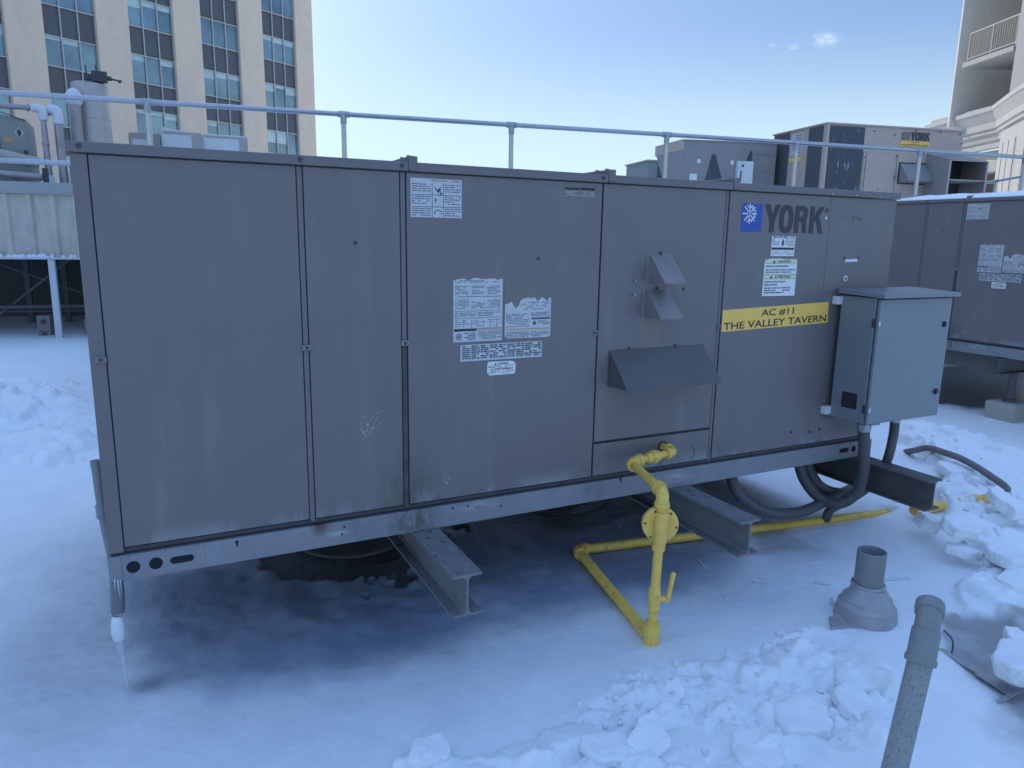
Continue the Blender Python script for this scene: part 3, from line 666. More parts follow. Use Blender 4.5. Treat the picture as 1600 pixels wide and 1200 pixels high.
    tube(bm, [(1.24+.015*math.cos(q), Yp, 1.738+O+.011*math.sin(q)) for q in np.linspace(-.6, 3.8, 12)], .0015, 5); obj('label_print', bm, PRINT, a)
    bm = B(); print_rows(bm, 1.21, 1.853+O, 1.335, 1.867+O, .012, Yp, .7, .7); obj('label_print', bm, PRINTO, a)
    # B: small faded label
    b_ = label(1.812, 1.823+O, 1.974, 1.868+O, LBLG, 'small faded dark label near the top flashing')
    bm = B(); quad(bm, 1.818, 1.853+O, 1.888, 1.862+O, Yp); quad(bm, 1.892, 1.854+O, 1.968, 1.864+O, Yp); obj('label_print', bm, PRINTD, b_)
    bm = B(); print_rows(bm, 1.818, 1.826+O, 1.886, 1.85+O, .006, Yp, .3, .8); print_rows(bm, 1.894, 1.826+O, 1.966, 1.85+O, .006, Yp, .3, .8); obj('label_print', bm, LBL, b_)
    # C: large instruction label
    jag = [(1.305, 1.219), (1.528, 1.218), (1.528, 1.478)]; x = 1.52
    while x > 1.312: jag.append((x, 1.478+random.uniform(-.006, .005))); x -= random.uniform(.012, .03)
    jag.append((1.305, 1.474)); c_ = label(0, 0, 0, 0, LBL, 'large foil instruction sheet with dense print', [(u, v+O) for u, v in jag])
    bm = B(); W3 = [(1.313, 1.378), (1.386, 1.451), (1.458, 1.522)]
    print_rows(bm, 1.309, 1.462+O, 1.52, 1.474+O, .006, Yp, .45)
    for u, v in W3: print_rows(bm, u, 1.415+O, v-.006, 1.452+O, .0062, Yp, .42)
    print_rows(bm, 1.309, 1.40+O, 1.52, 1.409+O, .0062, Yp, .5)
    for i, (u, v) in enumerate(W3): print_rows(bm, u, 1.352+O, v-.004, (1.396 if i != 1 else 1.385)+O, .0058, Yp, .42)
    print_rows(bm, 1.311, 1.322+O, 1.405, 1.342+O, .006, Yp); print_rows(bm, 1.415, 1.322+O, 1.52, 1.342+O, .006, Yp)
    for z in (1.346, 1.317, 1.272): quad(bm, 1.309, z+O, 1.524, z+O+.0018, Yp)
    for x in (1.35, 1.385, 1.41, 1.44, 1.47, 1.50): quad(bm, x, 1.276+O, x+.0015, 1.31+O, Yp)
    print_rows(bm, 1.313, 1.277+O, 1.52, 1.312+O, .008, Yp, .25, .55)
    print_rows(bm, 1.355, 1.222+O, 1.405, 1.258+O, .0085, Yp, .5); print_rows(bm, 1.416, 1.222+O, 1.524, 1.262+O, .006, Yp, .42)
    tube(bm, [(1.33+.012*math.cos(q), Yp, 1.24+O+.012*math.sin(q)) for q in np.linspace(0, 6.28, 15)], .0016, 5); cyl(bm, (1.33, Yp, 1.24+O), (1.33, Yp-.0002, 1.24+O), .006, seg=8)
    obj('label_print', bm, PRINT, c_)
    bm = B(); quad(bm, 1.308, 1.263+O, 1.41, 1.272+O, Yp); obj('label_print', bm, PRINTD, c_)
    bm = B(); quad(bm, 1.414, 1.264+O, 1.525, 1.271+O, Yp); obj('label_print', bm, PRINTO, c_)
    # D: torn label over its residue
    label(1.537, 1.222+O, 1.765, 1.49+O, LBLG, 'dull patch of glue left where a label tore off')
    top = [(1.763, 1.392)]; x = 1.755; base = lambda x: 1.36 if x < 1.61 and x > 1.585 else (1.348 if x < 1.585 and x > 1.572 else (1.372 if x < 1.572 else 1.39))
    while x > 1.543: top.append((x, base(x)+random.uniform(-.012, .012))); x -= random.uniform(.008, .02)
    d_ = label(0, 0, 0, 0, LBL, 'torn lower half of a foil label with ragged top', [(u, v+O) for u, v in [(1.553, 1.224), (1.755, 1.2225), (1.763, 1.232)]+top+[(1.540, 1.368), (1.540, 1.236)]], y=-.0022)
    bm = B(); Yd = -.0032
    print_rows(bm, 1.615, 1.342+O, 1.755, 1.38+O, .0075, Yd, .4, .6); print_rows(bm, 1.545, 1.30+O, 1.655, 1.33+O, .0062, Yd); print_rows(bm, 1.665, 1.312+O, 1.758, 1.335+O, .0065, Yd)
    print_rows(bm, 1.545, 1.272+O, 1.66, 1.298+O, .0068, Yd, .35, .7); print_rows(bm, 1.548, 1.226+O, 1.755, 1.252+O, .0062, Yd, .42); quad(bm, 1.668, 1.302+O, 1.76, 1.310+O, Yd)
    print_rows(bm, 1.70, 1.275+O, 1.758, 1.298+O, .007, Yd); cyl(bm, (1.683, Yd, 1.286+O), (1.683, Yd-.0002, 1.286+O), .009, seg=10)
    obj('label_print', bm, PRINT, d_); bm = B(); quad(bm, 1.545, 1.258+O, 1.76, 1.265+O, Yd); obj('label_print', bm, PRINTO, d_)
    # E: long scuffed data label
    e_ = label(1.337, 1.136+O, 1.723, 1.206+O, LBL, 'long scuffed data label under the two sheets')
    bm = B()
    for k in range(9): u = 1.345+k*.042; print_rows(bm, u, 1.14+O, u+.038, 1.203+O, .0085, Yp, .7, .85)
    obj('label_print', bm, PRINT, e_)
    # G: warning label with clipped corners
    cc = .012; g_ = label(0, 0, 0, 0, LBLW, 'small white warning label with clipped corners', [(1.46+cc, 1.068+O), (1.595-.004, 1.07+O), (1.595, 1.082+O), (1.595, 1.126+O-cc), (1.58, 1.126+O), (1.466, 1.128+O), (1.46, 1.118+O), (1.46, 1.068+O+cc)])
    bm = text_bm('WARNING', 1.508, 1.113+O, 1.562, 1.122+O, Yp, .02); join(bm, text_bm('AVERTISSEMENT', 1.492, 1.090+O, 1.584, 1.099+O, Yp, .02))
    prism(bm, [(1.494, 1.112+O), (1.504, 1.112+O), (1.499, 1.122+O)], Yp, Yp-.0001); prism(bm, [(1.478, 1.089+O), (1.488, 1.089+O), (1.483, 1.099+O)], Yp, Yp-.0001)
    print_rows(bm, 1.466, 1.101+O, 1.59, 1.111+O, .0055, Yp, .4); print_rows(bm, 1.466, 1.072+O, 1.59, 1.087+O, .0055, Yp, .4); obj('label_print', bm, PRINTD, g_)
    # ---- fifth panel: badge, labels, yellow sign (only on this unit)
    def only(o): o['only'] = 1; return o
    bm = B(); prism(bm, [(2.823, 1.695+O), (2.958, 1.698+O), (2.957, 1.833+O), (2.823, 1.831+O)], -.0016, -.0022); bdg = only(obj('badge', bm, BLUE, t))
    bm = B(); cx, cz, R = 2.873, 1.783+O, .047
    for k in range(8):
        a = math.pi/2+k*math.pi/4
        r0 = .012 if k % 4 else -.0
        p = lambda r, o=0.: (cx+r*math.cos(a)-o*math.sin(a), Yp, cz+r*math.sin(a)+o*math.cos(a))
        bar(bm, p(r0), p(R), .0062, .0004, (0, 1, 0))
        if k in (0, 4, 5, 6, 7): bar(bm, p(R*.52), p(R*.86, .017), .0052, .0004, (0, 1, 0)); bar(bm, p(R*.52), p(R*.86, -.017), .0052, .0004, (0, 1, 0))
    for a in np.linspace(math.pi/2, 3*math.pi/2, 10)[:-1]:
        b2 = a+math.pi/9; bar(bm, (cx+.014*math.cos(a), Yp, cz+.02*math.sin(a)), (cx+.014*math.cos(b2), Yp, cz+.02*math.sin(b2)), .005, .0004, (0, 1, 0))
    only(obj('snowflake', bm, LBLW, bdg))
    yb = york_bm(2.972, 1.695+O, 3.393, 1.832+O, -.0016)
    only(obj('brand_lettering', yb, LOGOD, t))
    bm = B(); tube(bm, [(3.408+.008*math.cos(q), -.002, 1.815+O+.011*math.sin(q)) for q in np.linspace(0, 6.28, 15)], .002, 5); only(obj('registered_mark', bm, LOGOD, t))
    bm = B(); prism(bm, [(3.40, 1.77+O), (3.413, 1.768+O), (3.415, 1.782+O), (3.404, 1.785+O)], -.0016, -.002); only(obj('paint_chip', bm, LBLW, t))
    h_ = only(label(3.036, 1.578+O, 3.199, 1.678+O, LBLW, 'white label with a hand pictogram and black bar'))
    bm = B(); print_rows(bm, 3.042, 1.625+O, 3.09, 1.668+O, .0075, Yp, .4); print_rows(bm, 3.132, 1.625+O, 3.195, 1.668+O, .0065, Yp, .4); print_rows(bm, 3.042, 1.582+O, 3.193, 1.606+O, .0055, Yp, .3, .8)
    prism(bm, [(3.106, 1.63+O), (3.118, 1.63+O), (3.123, 1.645+O), (3.119, 1.662+O), (3.111, 1.664+O), (3.105, 1.648+O)], Yp, Yp-.0001); bar(bm, (3.102, Yp, 1.644+O), (3.112, Yp, 1.638+O), .004, .0004, (0, 1, 0)); obj('label_print', bm, PRINT, h_)
    bm = B(); quad(bm, 3.038, 1.610+O, 3.194, 1.621+O, Yp); print_rows(bm, 3.045, 1.669+O, 3.19, 1.677+O, .008, Yp, .7); obj('label_print', bm, PRINTD, h_)
    i_ = only(label(0, 0, 0, 0, LBLW, 'white and pale yellow caution label with torn top corners', [(2.999, 1.376+O), (3.228, 1.374+O), (3.228, 1.552+O), (3.215, 1.563+O), (3.15, 1.561+O), (3.1, 1.566+O), (3.025, 1.564+O), (3.012, 1.55+O), (2.999, 1.55+O)]))
    bm = B(); quad(bm, 3.002, 1.541+O, 3.226, 1.560+O, -.0024); quad(bm, 3.001, 1.462+O, 3.226, 1.483+O, -.0024); obj('label_band', bm, LBLY, i_)
    bm = B()
    for s, x0, x1, z0, z1, bd in (('CAUTION', 3.088, 3.178, 1.5445, 1.557, .03), ('ATTENTION', 3.075, 3.185, 1.4665, 1.4795, .03), ('HANDLING INSTRUCTIONS', 3.012, 3.165, 1.522, 1.531, .02), ('INSTRUCTIONS POUR LA', 3.010, 3.155, 1.443, 1.452, .02), ('MANUTENTION', 3.010, 3.098, 1.428, 1.437, .02)):
        join(bm, text_bm(s, x0, z0+O, x1, z1+O, -.0029, bd))
    for (x, z) in ((3.065, 1.550), (3.052, 1.473)): prism(bm, [(x-.009, z-.008+O), (x+.009, z-.008+O), (x, z+.008+O)], -.0029, -.003)
    for z in (1.541, 1.4835, 1.4615): quad(bm, 3.001, z+O, 3.226, z+O+.0016, -.0027)
    print_rows(bm, 3.012, 1.49+O, 3.222, 1.514+O, .0115, -.0029, .42, .95); print_rows(bm, 3.010, 1.385+O, 3.19, 1.422+O, .012, -.0029, .42, .95); obj('label_print', bm, PRINTD, i_)
    s_ = only(obj('unit_sign', prism(B(), [(2.747, 1.202+O), (3.497, 1.222+O), (3.490, 1.335+O), (2.746, 1.311+O)], -.0015, -.0024), YSIGN, t)); s_['label'] = 'yellow sign reading AC #11 THE VALLEY TAVERN'
    tl = .028
    bm = text_bm('AC #11', 3.005, 1.272+O, 3.235, 1.310+O, -.0031, .012, tilt=tl); join(bm, text_bm('THE VALLEY TAVERN', 2.757, 1.220+O, 3.482, 1.257+O, -.0031, .012, tilt=tl)); only(obj('sign_lettering', bm, PRINTD, s_))
    # white slot plate and grommet
    bm = B(); prism(bm, [(3.585, 1.548+O), (3.68, 1.55+O), (3.683, 1.566+O), (3.583, 1.562+O)], -.001, -.003)
    bm2 = B(); cyl(bm2, (3.60, -.001, 1.46+O), (3.60, -.006, 1.46+O), .016, seg=20); only(obj('tag_plate', bm, LBLW, t)); gr = only(obj('grommet', bm2, WHITEP, t))
    bm = B(); cyl(bm, (3.60, -.004, 1.46+O), (3.60, -.0072, 1.46+O), .007, seg=14)
    for x in (3.578, 3.686): cyl(bm, (x, 0, 1.57+O), (x, -.004, 1.57+O), .007, seg=10)
    only(obj('grommet_hole', bm, DARKM, gr))
    bm = B(); tube(bm, bez([(3.60, -.002, 1.79+O), (3.615, -.002, 1.793+O), (3.61, -.002, 1.775+O), (3.64, -.002, 1.79+O), (3.655, -.002, 1.775+O), (3.67, -.002, 1.785+O), (3.68, -.002, 1.77+O)], 5), .0012, 5); tube(bm, bez([(3.52, -.002, 1.78+O), (3.54, -.002, 1.782+O), (3.56, -.002, 1.777+O)], 5), .001, 5); only(obj('scribble', bm, LBLG, t))
    return t
mat_hole = mat('hole_dark', (.012, .013, .018), .9)
unit = build_unit()
unit2 = copy_tree(unit, None, ('flue_hood', 'combustion_air_hood', 'gas_inlet_hole', 'knockout'))
unit2.location = (7.48, 2.95, .60); unit2.rotation_euler = (0, 0, -math.pi/2)
unit2['label'] = 'dark taupe rooftop unit at the right edge with snow on its roof'
for o in (unit, unit2): o['group'] = 'long taupe packaged rooftop units'
for c in kids(unit):
    if 'only' in c: del c['only']
    for d in kids(c):
        if 'only' in d: del d['only']
# snow on the right unit's roof
bm = B(); rows = []
for i in range(34):
    x = .03+i*(UL-.06)/33
    for_y = []
    for k, y in enumerate((-.004, .0, .02, .06, .13, .3, .7, 1.3, 2.1)):
        prof = (0, .012, .022, .035, .048, .062, .07, .07, .05)[k]
        e = min(1, x/.5); gap = 1-.85*math.exp(-((x-1.135)/.05)**2)*(k < 5)
        for_y.append(bm.verts.new((x, y+.004+.008*math.sin(i*1.7)*(k < 4), ZT+.0+prof*e*gap*(.8+.4*random.random()*(k > 1)))))
    rows.append(for_y)
for a, b in zip(rows, rows[1:]):
    for k in range(8): bm.faces.new((a[k], a[k+1], b[k+1], b[k]))
bm.transform(wm(unit2)); sn = obj('snow_drift', bm, SNOW, smooth=True); tag(sn, 'thin white layer of snow lying on the roof of the right-edge unit', 'snow')

# ---------------------------------------------------------------- steel support beams
BH, BW, TF, TW = .167, .118, .010, .0085
def make_beam(m, lab):
    t = thing('steel_beam', lab, 'beam', group='steel beams carrying the rooftop unit')
    L0, L1 = 0, 3.05; y = [(-BW/2, -TF), (-BW/2, 0), (BW/2, 0), (BW/2, -TF), (TW/2+.012, -TF), (TW/2, -TF-.012), (TW/2, -BH+TF+.012), (TW/2+.012, -BH+TF), (BW/2, -BH+TF), (BW/2, -BH), (-BW/2, -BH), (-BW/2, -BH+TF), (-TW/2-.012, -BH+TF), (-TW/2, -BH+TF+.012), (-TW/2, -TF-.012), (-TW/2-.012, -TF)]
    bm = B(); prism(bm, y, L0, L1); return t, bm
spots = [(1.176, -.467, BEAM, 'galvanised steel beam end with speckled top, left of the yellow gas riser'),
         (2.540, -.503, BEAM, 'galvanised steel beam end just behind the yellow gas regulator'),
         (3.868, -.483, BEAMD, 'dull dark steel beam end below the grey electrical cabinet')]
beams = []
for x, y, m, lab in spots:
    t, bm = make_beam(m, lab); t.location = (x, y, .4195); tag(obj('beam', bm, m, t)); beams.append(t)
    t.name = 'steel_beam'
    # the post under it, half way along
for i, (x, y) in enumerate([(1.14, 1.15), (2.54, 1.2), (3.86, 1.2)]):
    t = thing('dunnage_post', ['round steel post on a ringed dark base under the left beam', 'round steel post under the middle beam behind the gas pipe', 'round steel post under the right dark beam'][i], 'post', (x, y, -.05), group='posts under the beams')
    z = -.05
    bm = B(); lathe(bm, [(.0, .302), (.085, .302), (.085, .05), (.10, .035), (.13, .02)], (0, 0, 0), 28); obj('post', bm, LEAD, t, True)
    bm = B(); lathe(bm, [(.126, .022), (.135, .03), (.150, .031), (.158, .02), (.30, .012), (.305, .020), (.325, .021), (.33, .008), (.42, .003)], (0, 0, 0), 40); obj('base_flashing', bm, mat('wet_membrane_%d' % i if False else 'wet_membrane', (.06, .06, .058), .3, var=.2, nscale=9), t, True)
    bm = B(); box(bm, (-.1, -.1, .290), (.1, .1, .3024), .004); obj('top_plate', bm, BEAMD, t)

# ---------------------------------------------------------------- gas piping
gp = thing('gas_pipe', 'yellow gas pipe with round regulator and shutoff valve rising to the unit', 'gas pipe', (1.96, -.574, 0))
def gpart(name, bm, m=YEL, parent=gp, smooth=True): return obj(name, bm, m, parent, smooth, local=False)
RB = Vector((1.962, -.572, .05)); RT = Vector((1.978, -.572, .66)); r = .0195
EL = Vector((2.163, -.095, .622)); ER = Vector((2.424, -.085, .640)); HO = Vector((2.421, .02, .646)); CO = Vector((2.128, .284, .032))
bm = B(); cyl(bm, RB, RT, r); gpart('riser', bm)
for t_ in (.073, .30, .70, .955): bm = B(); q_t = RB.lerp(RT, t_); tube(bm, [q_t-Vector((0, 0, .006)), q_t+Vector((0, 0, .006))], r+.0012, 18); gpart('pipe_thread', bm, mat('greasy_thread', (.22, .16, .06), .5))
def elbow(p, a, b, rr=.0262, R=.040):
    a = (Vector(a)-p).normalized(); b = (Vector(b)-p).normalized(); bm = B()
    s, e = p+a*R, p+b*R; pts = [s*(1-t)**2+p*2*t*(1-t)+e*t*t for t in np.linspace(0, 1, 9)]
    tube(bm, [s+a*.016]+pts+[e+b*.016], rr, 18)
    tube(bm, [s+a*.004, s+a*.02], rr+.005, 18); tube(bm, [e+b*.004, e+b*.02], rr+.005, 18); return bm
gpart('elbow', elbow(RT, RB, EL)); gpart('elbow', elbow(EL, RT, ER)); gpart('elbow', elbow(ER, EL, HO, .0235, .027))
bm = B(); cyl(bm, RT, EL, r); gpart('pipe', bm); bm = B(); cyl(bm, EL, ER, r-.002); cyl(bm, ER, HO, r-.001); gpart('pipe', bm)
u = EL.lerp(ER, .52); d = (ER-EL).normalized(); bm = B()
tube(bm, [u-d*.042, u-d*.04, u-d*.012], [.022, .0255, .0265], 14); tube(bm, [u-d*.012, u+d*.012], .033, 8); tube(bm, [u+d*.012, u+d*.034, u+d*.036], [.0265, .0255, .022], 14); gpart('union', bm)
# regulator body and diaphragm disc (its axis points towards the viewer)
c = Vector((1.975, -.572, .520)); ax = Vector((-.45, -.89, 0)).normalized(); bm = B()
tube(bm, [c-ax*.03, c-ax*.024, c+ax*.0, c+ax*.004], [.060, .0735, .0735, .069], 36); tube(bm, [c-ax*.05, c-ax*.03], [.03, .058], 30); rg = gpart('regulator', bm)
bm = B(); tube(bm, [c+Vector((0, 0, .058))+ax*.02, c+Vector((0, 0, .054))+ax*.02, c+Vector((-.004, 0, -.06))+ax*.02, c+Vector((-.004, 0, -.064))+ax*.02], [.022, .0265, .028, .026], 18); gpart('regulator_body', bm, parent=rg)
bm = B(); tube(bm, [c+Vector((-.004, 0, -.062))+ax*.012, c+Vector((-.005, 0, -.100))+ax*.004], .0275, 12); gpart('regulator_body', bm, parent=rg)
bm = B(); e1 = Vector((0, 0, 1)); e2 = ax.cross(e1)
for k in range(6): a = k*math.pi/3+.4; q = c+.064*(math.cos(a)*e1+math.sin(a)*e2); cyl(bm, q+ax*.003, q+ax*.0075, .0045, seg=8)
gpart('bolt', bm, DARKM, rg)
# shutoff valve and handle
v = RB.lerp(RT, .245); bm = B(); tube(bm, [v+Vector((0, 0, -.05)), v+Vector((0, 0, -.045)), v+Vector((0, 0, -.02)), v+Vector((0, 0, .03)), v+Vector((0, 0, .05)), v+Vector((0, 0, .055))], [.0225, .0265, .0245, .0265, .0225, .020], 14)
sx = Vector((.88, -.47, 0)); tube(bm, [v, v+sx*.048], .0125, 12); va = gpart('valve', bm)
bm = B(); p0 = v+sx*.046+Vector((0, 0, -.012)); tube(bm, [p0, p0+sx*.012+Vector((0, 0, .012)), p0+sx*.014+Vector((0, 0, .04)), p0+sx*.026+Vector((0, 0, .125)), p0+sx*.027+Vector((0, 0, .13))], [.008, .011, .009, .011, .007], 10); gpart('valve_handle', bm, parent=va)
bm = B(); tube(bm, [RB+Vector((0, 0, -.065)), RB+Vector((0, 0, -.06)), RB+Vector((0, 0, .035)), RB+Vector((0, 0, .04))], [.028, .0335, .0335, .030], 18); tube(bm, [RB+Vector((0, 0, .036)), RB+Vector((0, 0, .052))], .026, 12)
LB = Vector((1.965, -.55, .022)); dd = (CO-LB).normalized(); tube(bm, [LB, LB+dd*.08], .029, 16); gpart('tee', bm)
bm = B(); cyl(bm, LB, CO, .0245); gpart('pipe', bm)
END = Vector((4.40, -.035, .015)); gpart('elbow', elbow(CO, LB, END, .031, .034))
bm = B(); cyl(bm, CO, END, .025); gpart('pipe', bm)
gp2 = thing('gas_pipe', 'short yellow pipe piece showing between broken snow blocks right of the dark beam', 'gas pipe', (4.6, -.08, .1))
bm = B(); P0, P1 = at(1462, 792, 2, .13), at(1545, 779, 2, .13); cyl(bm, P0-(P1-P0)*.4, P1, .03); cyl(bm, P0.lerp(P1, .55), P0.lerp(P1, .75), .036); obj('pipe', bm, YEL, gp2, True, local=False)

# ---------------------------------------------------------------- electrical cabinet
x0, x1, yf, yb, z0, z1 = 3.548, 4.136, -.271, -.035, .702, 1.373
cb = thing('electrical_cabinet', 'blue grey electrical cabinet with black locks bolted to the unit', 'cabinet', (x0, yb, z0))
def cp(name, bm, m, parent=cb, smooth=False): return obj(name, bm, m, parent, smooth, local=False)
bm = B(); box(bm, (x0, yf+.022, z0), (x1, yb, z1), .004, 2); bo = cp('body', bm, CAB)
bm = B(); box(bm, (x0+.008, yf+.015, z0+.006), (x1-.006, yf+.0218, z1-.004)); cp('door_gasket', bm, SEAM)
bm = B(); box(bm, (x0+.003, yf-.002, z0+.002), (x1-.001, yf+.0152, z1-.006), .004, 2); dr_ = cp('door', bm, CAB)
bm = B(); prism(bm, [(yf-.035, z1+.002), (yb+.012, z1+.012), (yb+.012, z1+.036), (yf-.035, z1+.022)], x0-.014, x1+.014, 'yz'); cp('rain_cap', bm, CAB)
for z, kind in ((1.222, 0), (.846, 1)):
    bm = B(); X_ = 4.086; Y_ = yf-.002
    tube(bm, [(X_, Y_, z), (X_, Y_-.006, z), (X_, Y_-.008, z)], [.0155, .0155, .013], 22); lk = cp('lock', bm, BLACK, dr_)
    bm = B(); bar(bm, (X_-.004, Y_-.009, z-.013*(1+kind*.3)), (X_+.004, Y_-.009, z+.013*(1+kind*.3)), .006, .006)
    if kind: cyl(bm, (X_, Y_-.006, z), (X_, Y_-.016, z), .012, seg=10)
    cp('lock_handle', bm, DARKM, lk)
    if kind: bm = B(); cyl(bm, (X_-.003, Y_-.014, z-.014), (X_-.003, Y_-.0165, z-.014), .0045, seg=8); cp('lock_pin', bm, STEEL, lk)
for z in (1.243, .785):
    bm = B(); box(bm, (x0+.0035, yf-.006, z-.012), (x0+.0135, yf-.0018, z+.012), .001); cp('hinge', bm, WHITEP, dr_)
    bm = B(); box(bm, (x0-.007, yf+.012, z-.022), (x0+.0008, yf+.032, z+.022), .002); cp('hinge', bm, DARKM, dr_)
yc, zc = -.150, .815; bm = B(); box(bm, (x0-.004, yc-.05, zc-.042), (x0+.001, yc+.045, zc+.042), .0035, 3); vn = cp('louvre_vent', bm, BLACK, bo)
bm = B()
for k in range(5): z = zc-.028+k*.0135; bar(bm, (x0-.006, yc-.036, z), (x0-.006, yc+.032, z), .003, .007)
cp('louvre_blade', bm, DARKM, vn)
for (z, dx) in ((1.345, .0), (.735, -.005)):
    bm = B(); box(bm, (x0-.035+dx, -.042, z-.022), (x0+.02, -.003, z+.022), .004, 2); cp('mounting_bracket', bm, WHITEP)
bm = B(); box(bm, (x0+.1, yf+.04, z0-.022), (x0+.17, yb-.03, z0-.0005), .002); cp('gland_plate', bm, CAB)
bm = B(); tube(bm, bez([(x0-.02, -.02, .715), (x0-.012, -.03, .69), (x0+.02, -.03, .685), (x0+.05, -.035, .70)], 6), .0022, 6); cp('loose_wire', bm, DARKM)

# ---------------------------------------------------------------- flexible conduits
def conduit(pts, r, lab, gland=True):
    p = bez(pts, 12); t = thing('flexible_conduit', lab, 'conduit', pts[0], group='grey conduits looping below the cabinet')
    bm = B(); tube(bm, p, r, 16); obj('conduit', bm, COND, t, True, local=False)
    if gland:
        d = (Vector(p[1])-Vector(p[0])).normalized(); q = Vector(p[0]); bm = B(); tube(bm, [q-d*.012, q+d*.018], r+.007, 8); tube(bm, [q+d*.018, q+d*.032], r+.004, 16); obj('gland', bm, GALVD, t, local=False)
    return t
y = -.17
conduit([at(1350, 664, 1, y), at(1350, 700, 1, y), at(1349, 738, 1, y+.005), at(1338, 770, 1, y+.05), at(1310, 787, 1, y+.12), at(1278, 776, 1, .06), at(1256, 748, 1, .1), at(1246, 715, 1, .12)], .031, 'grey conduit dropping from the cabinet corner and curving back under the unit')
conduit([at(1144, 722, 1, .14), at(1142, 745, 1, .1), at(1158, 776, 1, .06), at(1198, 800, 1, .03), at(1250, 800, 1, .02), at(1300, 778, 1, .05), at(1340, 757, 1, .14), at(1352, 735, 1, .22)], .031, 'widest grey conduit loop hanging below the base rail', False)
conduit([at(1262, 712, 1, .16), at(1264, 735, 1, .14), at(1280, 760, 1, .12), at(1306, 771, 1, .1), at(1330, 768, 1, .1), at(1350, 750, 1, .16)], .036, 'thick short conduit bend tucked behind the other loops', False)
conduit([at(1399, 650, 1, -.17), at(1396, 680, 1, -.165), at(1386, 720, 1, -.15), at(1370, 748, 1, -.05), at(1345, 770, 1, .02), at(1316, 786, 1, .02), at(1297, 797, 1, .02), at(1290, 812, 1, .05)], .026, 'grey conduit running from the cabinet bottom behind the dark beam', True)

# ---------------------------------------------------------------- drain pipe with ice at the left corner
dp = thing('drain_pipe', 'grey condensate drain pipe with icicles at the left corner of the unit', 'drain pipe', (0, .04, 0))
def dpp(name, bm, m, parent=dp): return obj(name, bm, m, parent, True, local=False)
q0, q1, q2, q3 = at(150, 722, 1, .07), at(161, 800, 1, .06), at(179, 880, 1, .04), at(184, 938, 1, .0)
bm = B(); q4 = at(184, 958, 1, -.01); tube(bm, [q0, q1, q2, q3, q4], [.0175, .018, .020, .021, .020], 16); pm = dpp('pipe', bm, PVCG)
bm = B(); u = (q1-q0).normalized(); a = q0.lerp(q1, .83); tube(bm, [a, a+u*.004, a+u*.05, a+u*.054], [.019, .0225, .0225, .019], 16); tube(bm, [q0-u*.006, q0+u*.016], .019, 16); dpp('coupling', bm, PVCG, pm)
bm = B(); bar(bm, at(157, 737, 1, .07), at(166, 740, 1, .07)+Vector((.01, .02, 0)), .008, .03); dpp('strap', bm, DARKM, pm)
bm = B(); tube(bm, [at(182, 905, 1, .02), at(184, 930, 1, -.0), at(184, 955, 1, -.012), at(184, 962, 1, -.015)], [.0215, .0235, .0228, .017], 14); dpp('ice_sleeve', bm, GLAZE)
bm = B(); tube(bm, [at(183, 962, 1, -.015), at(183, 966, 1, -.015), at(184, 976, 1, -.015), at(185, 990, 1, -.016), at(186, 999, 1, -.016), at(186, 1002, 1, -.016)], [.012, .018, .0225, .0235, .018, .007], 16); dpp('ice_lump', bm, FROST)
for (xa, ya, xb, yb_, ra) in ((187, 998, 200, 1079, .0115), (185, 998, 191, 1044, .008), (181, 996, 189, 1036, .005), (184, 906, 188, 938, .004), (188, 906, 190, 928, .003), (179, 905, 180, 925, .003)):
    p, q = at(xa, ya, 1, -.018), at(xb, yb_, 1, -.022); bm = B(); n = 9; tube(bm, [p.lerp(q, k/n)+Vector((random.uniform(-.0012, .0012), 0, 0)) for k in range(n+1)], [ra*(1-.82*(k/n))*random.uniform(.85, 1.12) for k in range(n+1)], 8); dpp('icicle', bm, ICE)

# ---------------------------------------------------------------- roof vent with lead boot
vx, vy = 2.975, -.80
vp = thing('vent_pipe', 'short open grey vent pipe in a flared pale lead boot', 'vent pipe', (vx, vy, 0))
bm = B(); Rv = .0605
lathe(bm, [(Rv-.006, .02), (Rv-.006, .313), (Rv-.003, .318), (Rv, .316), (Rv, .10)], (0, 0, 0), 36); obj('pipe', bm, PVCG, vp, True)
bm = B(); lathe(bm, [(.0, .18), (Rv-.008, .18)], (0, 0, 0), 24); obj('pipe_inside', bm, mat_hole, vp)
bm = B(); lathe(bm, [(.132, -.03), (.129, .012), (.125, .036), (.119, .056), (.121, .066), (.113, .074), (.104, .088), (.105, .095), (.096, .102), (.084, .118), (.074, .138), (.069, .150), (Rv, .150)], (-.004, -.006, 0), 40)
for v_ in bm.verts: v_.co += Vector((.004*math.sin(v_.co.y*60+v_.co.z*40), .003*math.sin(v_.co.x*55), .003*math.sin(v_.co.x*50+v_.co.y*37)))
obj('lead_boot', bm, LEAD, vp, True)
bm = B(); lathe(bm, [(Rv+.002, .147), (.071, .148), (.073, .156), (.071, .164), (Rv+.002, .166)], (0, 0, 0), 36); cl = obj('clamp_ring', bm, GALVD, vp, True)
bm = B(); box(bm, (.064, -.02, .150), (.082, -.008, .164), .002); obj('clamp_screw', bm, DARKM, cl)
bm = B(); prism(bm, [(-.25, -.03), (-.17, .05), (-.1, .04), (-.08, -.08)], -.004, .018, 'xy')
for v_ in bm.verts: v_.co.z += .012*math.sin(v_.co.x*40)
obj('boot_flange', bm, LEAD, vp, True)

